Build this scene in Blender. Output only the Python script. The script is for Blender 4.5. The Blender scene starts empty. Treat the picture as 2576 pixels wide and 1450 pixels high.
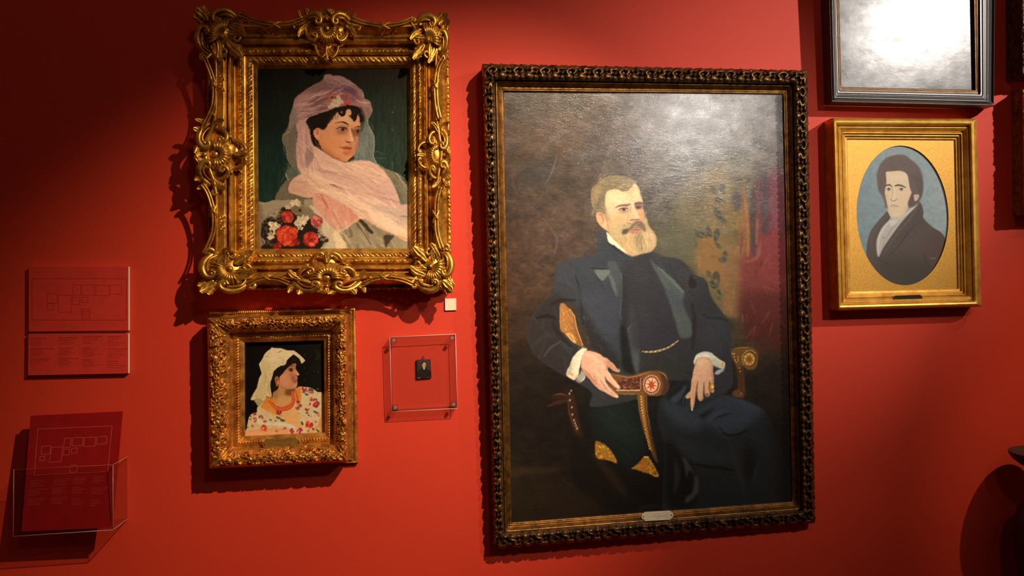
"""Gallery wall with framed portraits, rebuilt as a 3D scene."""
import math, random
import numpy as np

# ---------------------------------------------------------------- oil-paint rasteriser (pure numpy) ----
def _box(a, r, ax):
    if r < 1: return a
    a = np.moveaxis(a, ax, 0)
    pad = np.concatenate([np.repeat(a[:1], r + 1, 0), a, np.repeat(a[-1:], r, 0)], 0)
    c = np.cumsum(pad, 0)
    o = (c[2 * r + 1:] - c[:-(2 * r + 1)]) / (2 * r + 1)
    return np.moveaxis(o, 0, ax)

def gblur(a, s):
    if s <= 0.05: return a
    if s < 2.2:
        n = max(1, int(math.ceil(2.6 * s)))
        k = np.exp(-0.5 * (np.arange(-n, n + 1) / s) ** 2); k /= k.sum()
        for ax in (0, 1):
            b = np.moveaxis(a, ax, 0)
            p = np.concatenate([np.repeat(b[:1], n, 0), b, np.repeat(b[-1:], n, 0)], 0)
            o = sum(w * p[i:i + b.shape[0]] for i, w in enumerate(k))
            a = np.moveaxis(o, 0, ax)
        return a
    r = max(1, int(round((math.sqrt(4 * s * s + 1) - 1) / 2)))
    for _ in range(3):
        a = _box(_box(a, r, 0), r, 1)
    return a

def zoom2(a, h, w):
    y = np.linspace(0, a.shape[0] - 1.001, h); x = np.linspace(0, a.shape[1] - 1.001, w)
    yi = y.astype(int); xi = x.astype(int)
    fy = y - yi; fx = x - xi
    fy = (fy * fy * (3 - 2 * fy))[:, None]; fx = (fx * fx * (3 - 2 * fx))[None]
    A = a[yi][:, xi]; B = a[yi][:, xi + 1]; C = a[yi + 1][:, xi]; D = a[yi + 1][:, xi + 1]
    return (A * (1 - fx) + B * fx) * (1 - fy) + (C * (1 - fx) + D * fx) * fy

def fbm(h, w, sx, sy, seed, oct=3):
    g = np.random.RandomState(seed); o = np.zeros((h, w)); am = 1.0; tot = 0
    for _ in range(oct):
        a = g.rand(max(2, int(h / sy) + 2), max(2, int(w / sx) + 2)) * 2 - 1
        o += am * zoom2(a, h, w); tot += am; am *= 0.55; sx = max(1.0, sx / 2); sy = max(1.0, sy / 2)
    return o / tot * 1.6

def crom(pts, closed=True, n=6):
    P = [np.array(p, float) for p in pts]; m = len(P); out = []
    rng = range(m) if closed else range(m - 1)
    for i in rng:
        if closed: a, b, c, d = P[i - 1], P[i], P[(i + 1) % m], P[(i + 2) % m]
        else: a, b, c, d = P[max(i - 1, 0)], P[i], P[i + 1], P[min(i + 2, m - 1)]
        for k in range(n):
            t = k / n
            out.append(0.5 * ((2 * b) + (c - a) * t + (2 * a - 5 * b + 4 * c - d) * t * t + (3 * b - a - 3 * c + d) * t ** 3))
    if not closed: out.append(P[-1])
    return np.array(out)

class Paint:
    def __init__(s, x0, y0, x1, y1, sc):
        s.x0, s.y0, s.sc = x0, y0, sc
        s.w = int((x1 - x0) * sc) + 1; s.h = int((y1 - y0) * sc) + 1
        s.img = np.zeros((s.h, s.w, 3)); s.T = (0, 0, 1.0); s.clip = None
        s.rnd = random.Random(7)
    def map(s, pts):
        ox, oy, z = s.T
        a = np.array(pts, float)
        return (np.c_[ox + a[:, 0] / z, oy + a[:, 1] / z] - [s.x0, s.y0]) * s.sc
    def k(s): return s.sc / s.T[2]
    def _comp(s, m, x, y, col, a):
        h, w = m.shape
        if s.clip is not None: m = m * s.clip[y:y + h, x:x + w]
        m = (m * a)[..., None]
        reg = s.img[y:y + h, x:x + w]
        reg += (np.array(col, float) - reg) * m if not callable(col) else (col(reg) - reg) * m
    def _bb(s, pts, pad):
        x0 = max(0, int(pts[:, 0].min() - pad)); x1 = min(s.w, int(pts[:, 0].max() + pad) + 2)
        y0 = max(0, int(pts[:, 1].min() - pad)); y1 = min(s.h, int(pts[:, 1].max() + pad) + 2)
        return x0, y0, x1, y1
    def pmask(s, P, x0, y0, x1, y1):
        OS = 2
        W, H = (x1 - x0) * OS, (y1 - y0) * OS
        acc = np.zeros((H, W + 1), np.int32)
        Q = (P - [x0, y0]) * OS
        for i in range(len(Q)):
            (ax, ay), (bx, by) = Q[i], Q[(i + 1) % len(Q)]
            if ay == by: continue
            if ay > by: ax, ay, bx, by = bx, by, ax, ay
            r0 = max(0, int(math.ceil(ay - .5))); r1 = min(H - 1, int(math.ceil(by - .5)) - 1)
            if r1 < r0: continue
            r = np.arange(r0, r1 + 1)
            xc = ax + (r + .5 - ay) * (bx - ax) / (by - ay)
            ci = np.clip(np.ceil(xc - .5), 0, W).astype(int)
            np.add.at(acc, (r, ci), 1)
        m = (np.cumsum(acc, 1)[:, :W] % 2).astype(float)
        return m.reshape(y1 - y0, OS, x1 - x0, OS).mean((1, 3))
    def poly(s, pts, col, b=0.5, a=1.0, sm=True):
        """b: edge softness in photo pixels"""
        P = s.map(pts)
        if sm: P = crom(P)
        bl = b * s.sc
        x0, y0, x1, y1 = s._bb(P, 3 * bl + 2)
        if x1 <= x0 or y1 <= y0: return
        s._comp(gblur(s.pmask(P, x0, y0, x1, y1), bl), x0, y0, col, a)
    def mask(s, pts, b=0.5, sm=True):
        P = s.map(pts)
        if sm: P = crom(P)
        return gblur(s.pmask(P, 0, 0, s.w, s.h), b * s.sc)
    def ell(s, cx, cy, rx, ry, col, b=0.5, a=1.0, rot=0):
        t = np.linspace(0, 2 * np.pi, 28, endpoint=False); c, q = math.cos(math.radians(rot)), math.sin(math.radians(rot))
        X = rx * np.cos(t); Y = ry * np.sin(t)
        s.poly(np.c_[cx + X * c - Y * q, cy + X * q + Y * c], col, b, a, sm=False)
    def st(s, pts, w, col, b=0.4, a=1.0, sm=True):
        """brush stroke; w width(s) in zoom units, tapered along the stroke"""
        P = s.map(pts)
        if sm and len(P) > 2: P = crom(P, closed=False, n=5)
        ws = np.interp(np.linspace(0, 1, len(P)), np.linspace(0, 1, len(w)) if hasattr(w, '__len__') else [0, 1], w if hasattr(w, '__len__') else [w, w]) * s.k()
        bl = max(b * s.sc, .3)
        x0, y0, x1, y1 = s._bb(P, ws.max() / 2 + 2 * bl + 1)
        if x1 <= x0 or y1 <= y0: return
        Y, X = np.mgrid[y0:y1, x0:x1]; X = X + .5; Y = Y + .5
        m = np.zeros(X.shape)
        for i in range(len(P) - 1):
            (ax, ay), (bx, by) = P[i], P[i + 1]
            dx, dy = bx - ax, by - ay; L = dx * dx + dy * dy + 1e-9
            t = np.clip(((X - ax) * dx + (Y - ay) * dy) / L, 0, 1)
            d = np.hypot(X - ax - t * dx, Y - ay - t * dy)
            r = (ws[i] * (1 - t) + ws[i + 1] * t) / 2
            np.maximum(m, np.clip((r - d) / bl + .5, 0, 1) * np.minimum(1, (r + .25) * 1.6), out=m)
        s._comp(m, x0, y0, col, a)
    def grad(s, cols):
        """cols: rows x columns of colours spread over the canvas"""
        A = np.array(cols, float)
        s.img = np.stack([zoom2(A[..., i], s.h, s.w) for i in range(3)], -1)
    def brushy(s, amt, sx, sy, seed, m=None, tint=(1, 1, 1)):
        n = fbm(s.h, s.w, sx * s.sc, sy * s.sc, seed)
        if m is not None: n = n * m
        if s.clip is not None: n = n * s.clip
        s.img *= 1 + amt * n[..., None] * np.array(tint)
    def dabs(s, n, box, ln, w, ang, cols, b=.4, a=.6, seed=1, spread=12):
        """short brush marks scattered over box (zoom units)"""
        g = random.Random(seed)
        for _ in range(n):
            x = g.uniform(box[0], box[2]); y = g.uniform(box[1], box[3]); t = math.radians(ang + g.gauss(0, spread))
            l = ln * g.uniform(.5, 1.3)
            s.st([(x, y), (x + l * math.cos(t) * .5 + g.gauss(0, w * .4), y + l * math.sin(t) * .5), (x + l * math.cos(t), y + l * math.sin(t))],
                 [w * .4, w * g.uniform(.6, 1.2), w * .2], g.choice(cols), b, a * g.uniform(.5, 1))
    def warp(s, amt, sc, seed):
        dx = fbm(s.h, s.w, sc * s.sc, sc * s.sc, seed) * amt * s.sc; dy = fbm(s.h, s.w, sc * s.sc, sc * s.sc, seed + 50) * amt * s.sc
        Y, X = np.mgrid[0:s.h, 0:s.w]
        s.img = s.sample((X + dx + .5).ravel() / s.sc + s.x0, (Y + dy + .5).ravel() / s.sc + s.y0).reshape(s.h, s.w, 3)
    def flower(s, cx, cy, r, col, dark, light, n=26, seed=1):
        g = random.Random(seed)
        s.ell(cx, cy, r * .92, r * .9, dark, .8)
        for i in range(n):
            t = g.uniform(0, 6.283); q = r * math.sqrt(g.uniform(0, 1)) * .78
            f = g.random(); c = [d + (l - d) * f for d, l in zip(dark if f < .35 else col, light if f > .7 else col)]
            s.ell(cx + q * math.cos(t), cy + q * math.sin(t), r * g.uniform(.16, .34), r * g.uniform(.1, .22), c, .5, .85, rot=math.degrees(t) + 90 + g.gauss(0, 20))
        for i in range(5):
            t = g.uniform(0, 6.283)
            s.st([(cx + r * .5 * math.cos(t), cy + r * .5 * math.sin(t)), (cx + r * .3 * math.cos(t + .7), cy + r * .3 * math.sin(t + .7))], r * .1, dark, .4, .8)
    def sample(s, px, py):
        x = np.clip((px - s.x0) * s.sc - .5, 0, s.w - 1.001); y = np.clip((py - s.y0) * s.sc - .5, 0, s.h - 1.001)
        xi = x.astype(int); yi = y.astype(int); fx = (x - xi)[:, None]; fy = (y - yi)[:, None]
        xj = np.minimum(xi + 1, s.w - 1); yj = np.minimum(yi + 1, s.h - 1); I = s.img
        return (I[yi, xi] * (1 - fx) + I[yi, xj] * fx) * (1 - fy) + (I[yj, xi] * (1 - fx) + I[yj, xj] * fx) * fy
import bpy, bmesh
from mathutils import Vector, Matrix

# ---------------------------------------------------------------- camera model and the wall it looks at ----
FPX, PPX, PPY = 1900.0, 1288.0, 725.0
YAW, PITCH, ROLL = (math.radians(a) for a in (6.94, 0.68, 1.03))
DIST, CAMZ = 2.16, 1.55                       # camera to wall, camera height
def _rot():
    cy, sy, cp, sp, cr, sr = math.cos(YAW), math.sin(YAW), math.cos(PITCH), math.sin(PITCH), math.cos(ROLL), math.sin(ROLL)
    return (np.array([[cy, 0, sy], [0, 1, 0], [-sy, 0, cy]]) @ np.array([[1, 0, 0], [0, cp, -sp], [0, sp, cp]]) @ np.array([[cr, -sr, 0], [sr, cr, 0], [0, 0, 1]]))
CR = _rot()
def WN(px, py, h):
    """points standing h metres proud of the wall (wall = y 0, room at negative y)"""
    px, py, h = np.broadcast_arrays(np.asarray(px, float), np.asarray(py, float), np.asarray(h, float))
    d = np.stack([(px - PPX) / FPX, (py - PPY) / FPX, np.ones_like(px)], -1) @ CR.T
    t = DIST - h
    return np.stack([d[..., 0] / d[..., 2] * t, -h, CAMZ - d[..., 1] / d[..., 2] * t], -1)
def W(px, py, h=0.0): return Vector(WN(px, py, h).tolist())
MM = 1 / 880.0                                # metres per photo pixel on the wall

scene = bpy.context.scene
COL = scene.collection
def link(o, parent=None):
    COL.objects.link(o)
    if parent is not None: o.parent = parent
    return o
def tag(o, label=None, cat=None, group=None, kind=None):
    if label: o['label'] = label
    if cat: o['category'] = cat
    if group: o['group'] = group
    if kind: o['kind'] = kind
    return o
def thing(name, label, cat, group=None):
    o = bpy.data.objects.new(name, None); o.empty_display_size = .05
    return tag(link(o), label, cat, group)
def mk(name, V, F, mat, parent=None, smooth=True):
    """V (n,3), F (m,4) or (m,3) int arrays or list of index lists -> one mesh object"""
    me = bpy.data.meshes.new(name)
    V = np.asarray(V, np.float32).reshape(-1, 3)
    if isinstance(F, np.ndarray):
        k = F.shape[1]; me.vertices.add(len(V)); me.vertices.foreach_set('co', V.ravel())
        me.loops.add(F.size); me.loops.foreach_set('vertex_index', F.astype(np.int32).ravel())
        me.polygons.add(len(F)); me.polygons.foreach_set('loop_start', np.arange(0, F.size, k, dtype=np.int32))
        me.polygons.foreach_set('loop_total', np.full(len(F), k, np.int32))
        me.update(calc_edges=True)
    else:
        me.from_pydata([tuple(map(float, v)) for v in V], [], [list(f) for f in F])
    me.polygons.foreach_set('use_smooth', np.full(len(me.polygons), bool(smooth)))
    me.validate(); me.update()
    me.materials.append(mat)
    return link(bpy.data.objects.new(name, me), parent)
class MB:
    """collects pieces that become ONE mesh"""
    def __init__(s): s.V = []; s.F = []; s.n = 0
    def add(s, V, F):
        V = np.asarray(V, float).reshape(-1, 3); s.V.append(V)
        s.F += [[i + s.n for i in f] for f in (F.tolist() if isinstance(F, np.ndarray) else F)]; s.n += len(V)
    def grid(s, G, closed=False, flip=False): s.add(*gridmesh(G, closed, flip))
    def build(s, name, mat, parent=None, smooth=True): return mk(name, np.concatenate(s.V), s.F, mat, parent, smooth)
def gridmesh(G, closed=False, flip=False):
    m, k = G.shape[:2]; idx = np.arange(m * k).reshape(m, k)
    nx = np.roll(idx, -1, 1) if closed else idx[:, 1:]
    a = idx if closed else idx[:, :-1]
    F = np.stack([a[:-1], nx[:-1], nx[1:], a[1:]], -1).reshape(-1, 4)
    if flip: F = F[:, ::-1]
    return G.reshape(-1, 3), F

# ---------------------------------------------------------------- materials ----
def s2l(c):
    c = np.asarray(c, float) / 255.0
    return np.where(c <= .04045, c / 12.92, ((c + .055) / 1.055) ** 2.4)
def nt(name):
    m = bpy.data.materials.new(name); m.use_nodes = True
    t = m.node_tree; b = t.nodes['Principled BSDF']
    return m, t, b
def setb(b, **kw):
    for k, v in kw.items():
        k = k.replace('_', ' ')
        for q in (k, k.title(), {'coat': 'Coat Weight', 'specular': 'Specular IOR Level', 'transmission': 'Transmission Weight', 'ior': 'IOR'}.get(k, k)):
            if q in b.inputs: b.inputs[q].default_value = v; break
def noise(t, scale, detail=4, rough=.6, coord='Object', vec=None):
    n = t.nodes.new('ShaderNodeTexNoise'); n.inputs['Scale'].default_value = scale; n.inputs['Detail'].default_value = detail; n.inputs['Roughness'].default_value = rough
    tc = t.nodes.new('ShaderNodeTexCoord')
    if vec:
        mp = t.nodes.new('ShaderNodeMapping'); mp.inputs['Scale'].default_value = vec
        t.links.new(tc.outputs[coord], mp.inputs['Vector']); t.links.new(mp.outputs['Vector'], n.inputs['Vector'])
    else: t.links.new(tc.outputs[coord], n.inputs['Vector'])
    return n
def ramp(t, src, stops):
    r = t.nodes.new('ShaderNodeValToRGB'); e = r.color_ramp.elements
    while len(e) < len(stops): e.new(.5)
    for el, (p, c) in zip(e, stops): el.position = p; el.color = (*c, 1) if len(c) == 3 else c
    t.links.new(src, r.inputs['Fac']); return r
def bump(t, b, src, strength, dist, prev=None):
    n = t.nodes.new('ShaderNodeBump'); n.inputs['Strength'].default_value = strength; n.inputs['Distance'].default_value = dist
    t.links.new(src, n.inputs['Height'])
    if prev: t.links.new(prev.outputs['Normal'], n.inputs['Normal'])
    t.links.new(n.outputs['Normal'], b.inputs['Normal']); return n
def metal(name, c1, c2, rough=.38, met=.85, nscale=30, bmp=.25):
    """gilding: two tones of leaf (rubbed and fresh) broken up by noise"""
    m, t, b = nt(name)
    n = noise(t, nscale, 5, .7); r = ramp(t, n.outputs['Fac'], [(.36, tuple(s2l(c1))), (.6, tuple(s2l(c2)))])
    t.links.new(r.outputs['Color'], b.inputs['Base Color'])
    n2 = noise(t, nscale * 3, 3, .6); rr = t.nodes.new('ShaderNodeMapRange'); rr.inputs['To Min'].default_value = rough - .1; rr.inputs['To Max'].default_value = rough + .14
    t.links.new(n2.outputs['Fac'], rr.inputs['Value']); t.links.new(rr.outputs['Result'], b.inputs['Roughness'])
    setb(b, Metallic=met)
    n3 = noise(t, 420, 3, .6); bump(t, b, n3.outputs['Fac'], bmp, .0012)
    return m
def plain(name, c, rough=.5, met=0.0, spec=.5, **kw):
    m, t, b = nt(name); setb(b, Base_Color=(*s2l(c), 1), Roughness=rough, Metallic=met, specular=spec, **kw)
    n = noise(t, 160, 3); rr = t.nodes.new('ShaderNodeMapRange'); rr.inputs['To Min'].default_value = max(0.02, rough - .06); rr.inputs['To Max'].default_value = rough + .06
    t.links.new(n.outputs['Fac'], rr.inputs['Value']); t.links.new(rr.outputs['Result'], b.inputs['Roughness'])
    return m
def oil(name, gain, rough, spec, b1=(900, .25, .0012), b2=(60, .3, .004), vec2=(1, 1, 1), coat=0.0, coat_r=.2, patch=0.0, coat_ior=1.5):
    """oil paint: painted colour from the mesh's colour attribute, weave and brush relief, varnish"""
    m, t, b = nt(name)
    a = t.nodes.new('ShaderNodeAttribute'); a.attribute_name = 'paint'
    g = t.nodes.new('ShaderNodeVectorMath'); g.operation = 'SCALE'; g.inputs['Scale'].default_value = gain
    t.links.new(a.outputs['Color'], g.inputs[0]); t.links.new(g.outputs['Vector'], b.inputs['Base Color'])
    setb(b, Roughness=rough, specular=spec)
    n1 = noise(t, b1[0], 2, .6); n2 = noise(t, b2[0], 5, .65, vec=vec2)
    p = bump(t, b, n2.outputs['Fac'], b2[1], b2[2]); p = bump(t, b, n1.outputs['Fac'], b1[1], b1[2], p)
    if coat:
        b.inputs['Coat IOR'].default_value = coat_ior
        b.inputs['Coat Weight'].default_value = coat; b.inputs['Coat Roughness'].default_value = coat_r
        if patch:                                                # uneven varnish: glossier and duller patches
            n3 = noise(t, 12, 7, .66, vec=(1, 1, 1.8)); mr = t.nodes.new('ShaderNodeMapRange'); mr.inputs['From Min'].default_value = .3; mr.inputs['From Max'].default_value = .7
            mr.inputs['To Min'].default_value = coat_r - patch; mr.inputs['To Max'].default_value = coat_r + patch
            t.links.new(n3.outputs['Fac'], mr.inputs['Value']); t.links.new(mr.outputs['Result'], b.inputs['Coat Roughness'])
            n4 = noise(t, 18, 6, .65, vec=(1, 1, 1.6)); m2 = t.nodes.new('ShaderNodeMapRange'); m2.inputs['From Min'].default_value = .35; m2.inputs['From Max'].default_value = .65
            m2.inputs['To Min'].default_value = coat * .55; m2.inputs['To Max'].default_value = min(1, coat * 1.25)
            t.links.new(n4.outputs['Fac'], m2.inputs['Value']); t.links.new(m2.outputs['Result'], b.inputs['Coat Weight'])
        t.links.new(p.outputs['Normal'], b.inputs['Coat Normal'])
    return m
def acrylic(name, tint=(1, 1, 1), rough=.04):
    m, t, b = nt(name); out = t.nodes['Material Output']; t.nodes.remove(b)
    tr = t.nodes.new('ShaderNodeBsdfTransparent'); tr.inputs['Color'].default_value = (*tint, 1)
    gl = t.nodes.new('ShaderNodeBsdfGlossy'); gl.inputs['Roughness'].default_value = rough
    fr = t.nodes.new('ShaderNodeFresnel'); ge = t.nodes.new('ShaderNodeNewGeometry'); mr = t.nodes.new('ShaderNodeMapRange')
    mr.inputs['To Min'].default_value = 1.49; mr.inputs['To Max'].default_value = 1 / 1.49
    t.links.new(ge.outputs['Backfacing'], mr.inputs['Value']); t.links.new(mr.outputs['Result'], fr.inputs['IOR'])
    mx = t.nodes.new('ShaderNodeMixShader')
    t.links.new(fr.outputs['Fac'], mx.inputs['Fac']); t.links.new(tr.outputs['BSDF'], mx.inputs[1]); t.links.new(gl.outputs['BSDF'], mx.inputs[2]); t.links.new(mx.outputs['Shader'], out.inputs['Surface'])
    return m
def paint_veil():
    p = Paint(644, 168, 1032, 632, 1.5)
    p.grad([[(22,15,10),(20,16,11),(22,19,14),(26,22,16),(30,24,17)], [(18,26,21),(20,28,22),(26,36,28),(30,42,32),(34,42,32)],
            [(20,40,34),(20,42,35),(30,48,38),(36,54,42),(38,52,40)], [(24,47,41),(24,50,43),(32,50,40),(40,58,46),(38,52,40)], [(26,48,42),(28,50,43),(30,48,40),(38,52,42),(36,46,36)]])
    p.brushy(.16, 5, 26, 3); p.brushy(.07, 2, 6, 4)
    p.T = (640, 160, 3.02)
    # flecks of old paint
    for x, y, r in [(1050,372,6),(1049,505,5),(935,670,4),(1000,690,3),(1060,590,3),(960,620,3),(1075,660,3),(985,470,3),(1040,600,3)]:
        p.ell(x, y, r, r * .7, (150,160,140), .5, .6)
    for q in [[(920,715),(960,722),(1000,720)],[(930,665),(960,685),(985,690)],[(1050,740),(1055,770),(1050,800)]]: p.st(q, 5, (96,116,104), .8, .5)
    # grey gown behind, sleeve
    p.poly([(300,860),(225,905),(185,965),(160,1040),(300,1060),(420,1080),(540,1140),(520,1000)], (104,94,74), .8)
    p.dabs(40, (180,900,330,1040), 60, 14, -60, [(122,112,90),(90,82,62),(112,100,76)], 1.2, .5, 3)
    p.poly([(380,1040),(560,1060),(820,1150),(1000,1280),(1180,1330),(1180,1420),(440,1420),(420,1200)], (148,135,108), .8)
    p.dabs(70, (640,1190,1165,1400), 130, 34, 58, [(166,152,124),(128,116,90),(150,136,108),(110,100,76),(176,160,128)], 1.4, .5, 4)
    p.poly([(780,1180),(800,1172),(860,1230),(905,1285),(880,1290),(830,1240)], (58,48,34), 1)
    p.poly([(990,1300),(1060,1310),(1030,1350),(1010,1385),(1000,1400),(985,1350)], (66,56,40), 1.2)
    p.st([(770,1200),(820,1280),(890,1380)], [20,8,4], (84,72,52), 1.2, .8)
    p.st([(700,1230),(740,1300),(700,1330)], [26,22,6], (104,94,74), 2, .7)
    p.poly([(920,755),(1000,800),(1080,832),(1132,890),(1180,960),(1180,1140),(1090,1060),(1050,930),(990,850)], (122,114,92), .7)
    p.dabs(40, (1010,830,1160,1080), 80, 16, 55, [(142,134,112),(96,92,74),(110,110,92),(150,142,120)], 1, .55, 5)
    p.st([(1078,832),(1110,880),(1160,955)], [10,8,6], (165,155,130), .6, .7)
    p.poly([(1060,960),(1090,950),(1130,1040),(1150,1060),(1110,1062)], (92,96,82), 1.2, .8)
    # translucent veil, right fall
    p.poly([(820,395),(860,410),(868,475),(905,548),(912,600),(908,715),(940,775),(880,775),(760,745),(735,735),(780,650),(800,560),(812,450)], (104,112,104), .8)
    p.dabs(70, (780,440,905,760), 70, 12, 80, [(128,136,130),(84,94,86),(146,150,142),(112,122,116),(74,84,74)], .9, .5, 6)
    p.st([(860,412),(868,475),(905,548),(910,610),(905,715)], [5,7,5], (165,165,152), .6, .75)
    p.st([(905,715),(925,750),(945,775)], 12, (142,140,140), 1, .7)
    # left grey back of the veil
    p.poly([(285,440),(240,510),(213,545),(216,595),(240,645),(253,730),(290,785),(340,830),(350,700),(345,560),(350,440)], (106,96,82), .7)
    p.dabs(50, (222,480,340,800), 80, 16, 75, [(122,112,98),(90,82,68),(112,106,96),(132,122,106)], 1, .5, 8)
    p.poly([(330,780),(270,790),(235,838),(262,890),(300,905),(345,850)], (92,98,82), 1, .85)
    p.st([(236,840),(262,888)], [8,5], (168,164,148), .6, .8); p.st([(345,825),(325,860),(318,890)], [8,5], (165,156,136), .8, .6)
    p.st([(213,548),(216,595),(240,645),(253,730),(288,785)], 5, (150,136,116), .7, .7)
    # pink front veil and fichu
    F = [(325,440),(420,415),(428,500),(440,580),(500,650),(600,715),(690,748),(830,733),(930,770),(1012,850),(1082,980),(1112,1072),(1180,1092),(1180,1345),(1060,1300),(950,1250),(855,1190),(790,1170),
         (640,1050),(480,985),(420,1022),(300,992),(258,965),(282,890),(352,835),(328,790),(318,650),(330,540)]
    p.poly(F, (204,165,146), .8)
    p.clip = p.mask(F, .8)
    p.poly([(320,420),(430,410),(450,600),(430,700),(380,800),(320,800)], (180,138,132), 4, .85)
    p.poly([(900,930),(1080,950),(1120,1080),(980,1060)], (196,156,148), 8, .8)
    p.poly([(250,960),(300,890),(480,900),(560,960),(480,1010),(420,1030),(300,1000)], (194,150,126), 4, .8)
    p.poly([(420,800),(640,960),(860,1070),(1180,1230),(1180,1345),(1060,1300),(850,1185),(640,1050),(470,975),(360,850)], (220,184,152), 4, .8)
    p.poly([(740,745),(840,735),(930,775),(1000,850),(900,840),(760,800)], (214,172,148), 5, .6)
    for q, w, c, a in [([(470,800),(640,850),(860,930),(1060,1010)],[20,50,50,20],(192,150,136),.6),([(430,830),(600,920),(800,990),(1000,1080)],[14,40,44,20],(226,190,162),.7),([(600,730),(700,790),(860,850),(1000,880)],[16,40,44,20],(218,178,156),.6),
                       ([(500,960),(650,1000),(820,1080),(1000,1180),(1160,1290)],[16,36,50,50,30],(228,194,164),.7),([(560,905),(700,960),(900,1010),(1080,1040)],[8,24,30,12],(188,144,132),.55),([(420,740),(520,790),(700,830)],[12,30,12],(214,172,152),.6),([(790,1150),(900,1210),(1040,1290)],[10,30,20],(206,160,128),.7)]:
        p.st(q, w, c, 2.4, a)
    p.dabs(170, (400,730,1160,1300), 170, 15, 24, [(238,206,178),(182,138,124),(224,186,160),(200,158,146),(170,128,116),(230,196,170)], 1.0, .5, 9, 10)
    p.dabs(90, (420,740,1120,1240), 120, 6, 25, [(240,212,186),(172,130,118),(226,190,166)], .6, .5, 91, 12)
    p.dabs(60, (325,460,480,820), 140, 13, 74, [(212,170,156),(150,112,108),(190,146,138),(222,184,164)], .9, .55, 10)
    p.dabs(40, (270,880,560,1010), 120, 14, 14, [(212,172,144),(180,134,112),(200,158,132)], 1.2, .45, 11)
    p.poly([(395,650),(420,640),(445,700),(425,760),(400,800),(385,740)], (134,110,104), 1.6, .75); p.st([(428,640),(445,690),(440,740)], [4,12,4], (118,92,86), .8, .7)
    p.st([(575,918),(625,938),(690,965)], [5,12,3], (166,112,104), .9, .85); p.st([(575,917),(610,925)], [3,5], (134,72,62), .5, .9)
    p.st([(640,830),(560,825),(480,815)], [8,10,4], (172,128,116), 1.6, .6); p.st([(640,770),(760,840),(860,885)], [4,9,3], (226,190,164), 1, .7)
    p.st([(350,828),(420,870),(500,940)], [10,14,6], (190,148,126), 1.6, .6); p.st([(870,930),(980,990),(1090,1030)], [4,14,4], (182,142,138), 1.6, .5)
    p.st([(370,600),(420,650),(470,700)], [5,8,3], (216,178,160), .8, .7)
    p.poly([(900,1075),(1080,1100),(1180,1120),(1180,1240),(1090,1170),(960,1130)], (188,166,146), 3, .75)
    p.dabs(24, (930,1080,1165,1230), 100, 18, 24, [(206,184,164),(168,148,130),(158,146,130)], 1.2, .5, 12)
    p.st([(1105,1160),(1150,1162),(1180,1175)], [3,8,3], (110,98,82), .7, .8)
    p.poly([(860,1120),(1000,1150),(1100,1230),(1180,1300),(1180,1345),(1060,1290),(940,1230)], (230,198,168), 3, .85)
    p.st([(1010,1290),(1090,1310),(1180,1345)], [3,14,10], (216,160,112), 1.4, .8)
    p.clip = None
    # knot and pale ribbon
    K = [(470,985),(640,1045),(800,1172),(740,1225),(700,1255),(648,1282),(600,1260),(540,1180),(490,1130),(455,1090),(440,1010)]
    p.poly(K, (206,148,126), .8)
    p.clip = p.mask(K, .8)
    p.dabs(60, (450,990,800,1280), 110, 18, 62, [(222,172,146),(186,118,98),(214,160,136),(198,134,112)], 1.2, .5, 13)
    p.st([(500,990),(540,1060),(560,1100)], [10,20,6], (176,98,80), 2, .7)
    p.clip = None
    p.st([(650,1280),(720,1230),(800,1172)], [8,6,3], (228,182,146), .7, .8)
    p.poly([(420,1090),(455,1090),(540,1185),(600,1255),(645,1290),(702,1410),(530,1410),(515,1280),(500,1190)], (198,176,146), .8)
    p.dabs(40, (520,1160,690,1400), 80, 20, 60, [(216,194,160),(176,158,130),(190,176,148)], 1.2, .5, 14)
    p.poly([(600,1285),(640,1290),(700,1400),(620,1400)], (224,200,160), 1, .85)
    # head veil
    Hd = [(515,125),(535,85),(565,80),(600,90),(640,92),(690,110),(770,165),(825,215),(836,265),(872,285),(896,345),(882,398),(855,415),(822,372),(805,345),(740,320),(650,335),(600,350),(430,402),(350,440),(300,472),(262,505),(268,400),(290,340),(305,270),(365,215),(430,172)]
    p.poly(Hd, (144,104,102), .8)
    p.clip = p.mask(Hd, .8)
    p.poly([(330,230),(440,170),(530,110),(640,120),(620,200),(470,220),(420,280),(330,330)], (116,84,78), 5, .7)
    p.poly([(560,200),(640,165),(740,170),(800,240),(800,300),(640,260),(560,250)], (100,66,82), 5, .85)
    p.poly([(305,280),(420,220),(430,260),(400,300),(420,400),(330,440),(290,360)], (174,132,128), 4, .8)
    p.poly([(270,400),(310,330),(330,430),(262,520)], (128,118,108), 3, .8)
    p.poly([(520,110),(540,85),(690,110),(760,165),(640,130),(580,150)], (158,122,116), 3, .8)
    p.poly([(790,200),(830,220),(838,270),(896,345),(882,398),(850,400),(830,320),(800,260)], (152,116,110), 3, .8)
    p.poly([(840,330),(870,340),(880,390),(855,405),(850,370)], (104,96,82), 2, .7)
    for x, y, rx, ry, c, a, ro in [(560,245,70,26,(104,64,66),.7,-8),(470,300,80,22,(112,74,74),.7,-14),(380,360,60,30,(150,104,108),.7,-10),(540,330,70,16,(108,68,66),.7,-16),(470,235,60,18,(170,130,128),.6,-18),(370,260,50,40,(176,130,128),.7,-30),
                                   (720,210,60,24,(84,60,84),.7,20),(620,130,60,20,(150,116,112),.6,5),(690,160,50,16,(128,92,98),.6,25),(790,260,40,20,(140,96,92),.6,30),(820,300,44,12,(190,140,120),.6,12),(760,300,60,12,(160,110,100),.6,8)]:
        p.ell(x, y, rx, ry, c, 3, a, ro)
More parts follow.
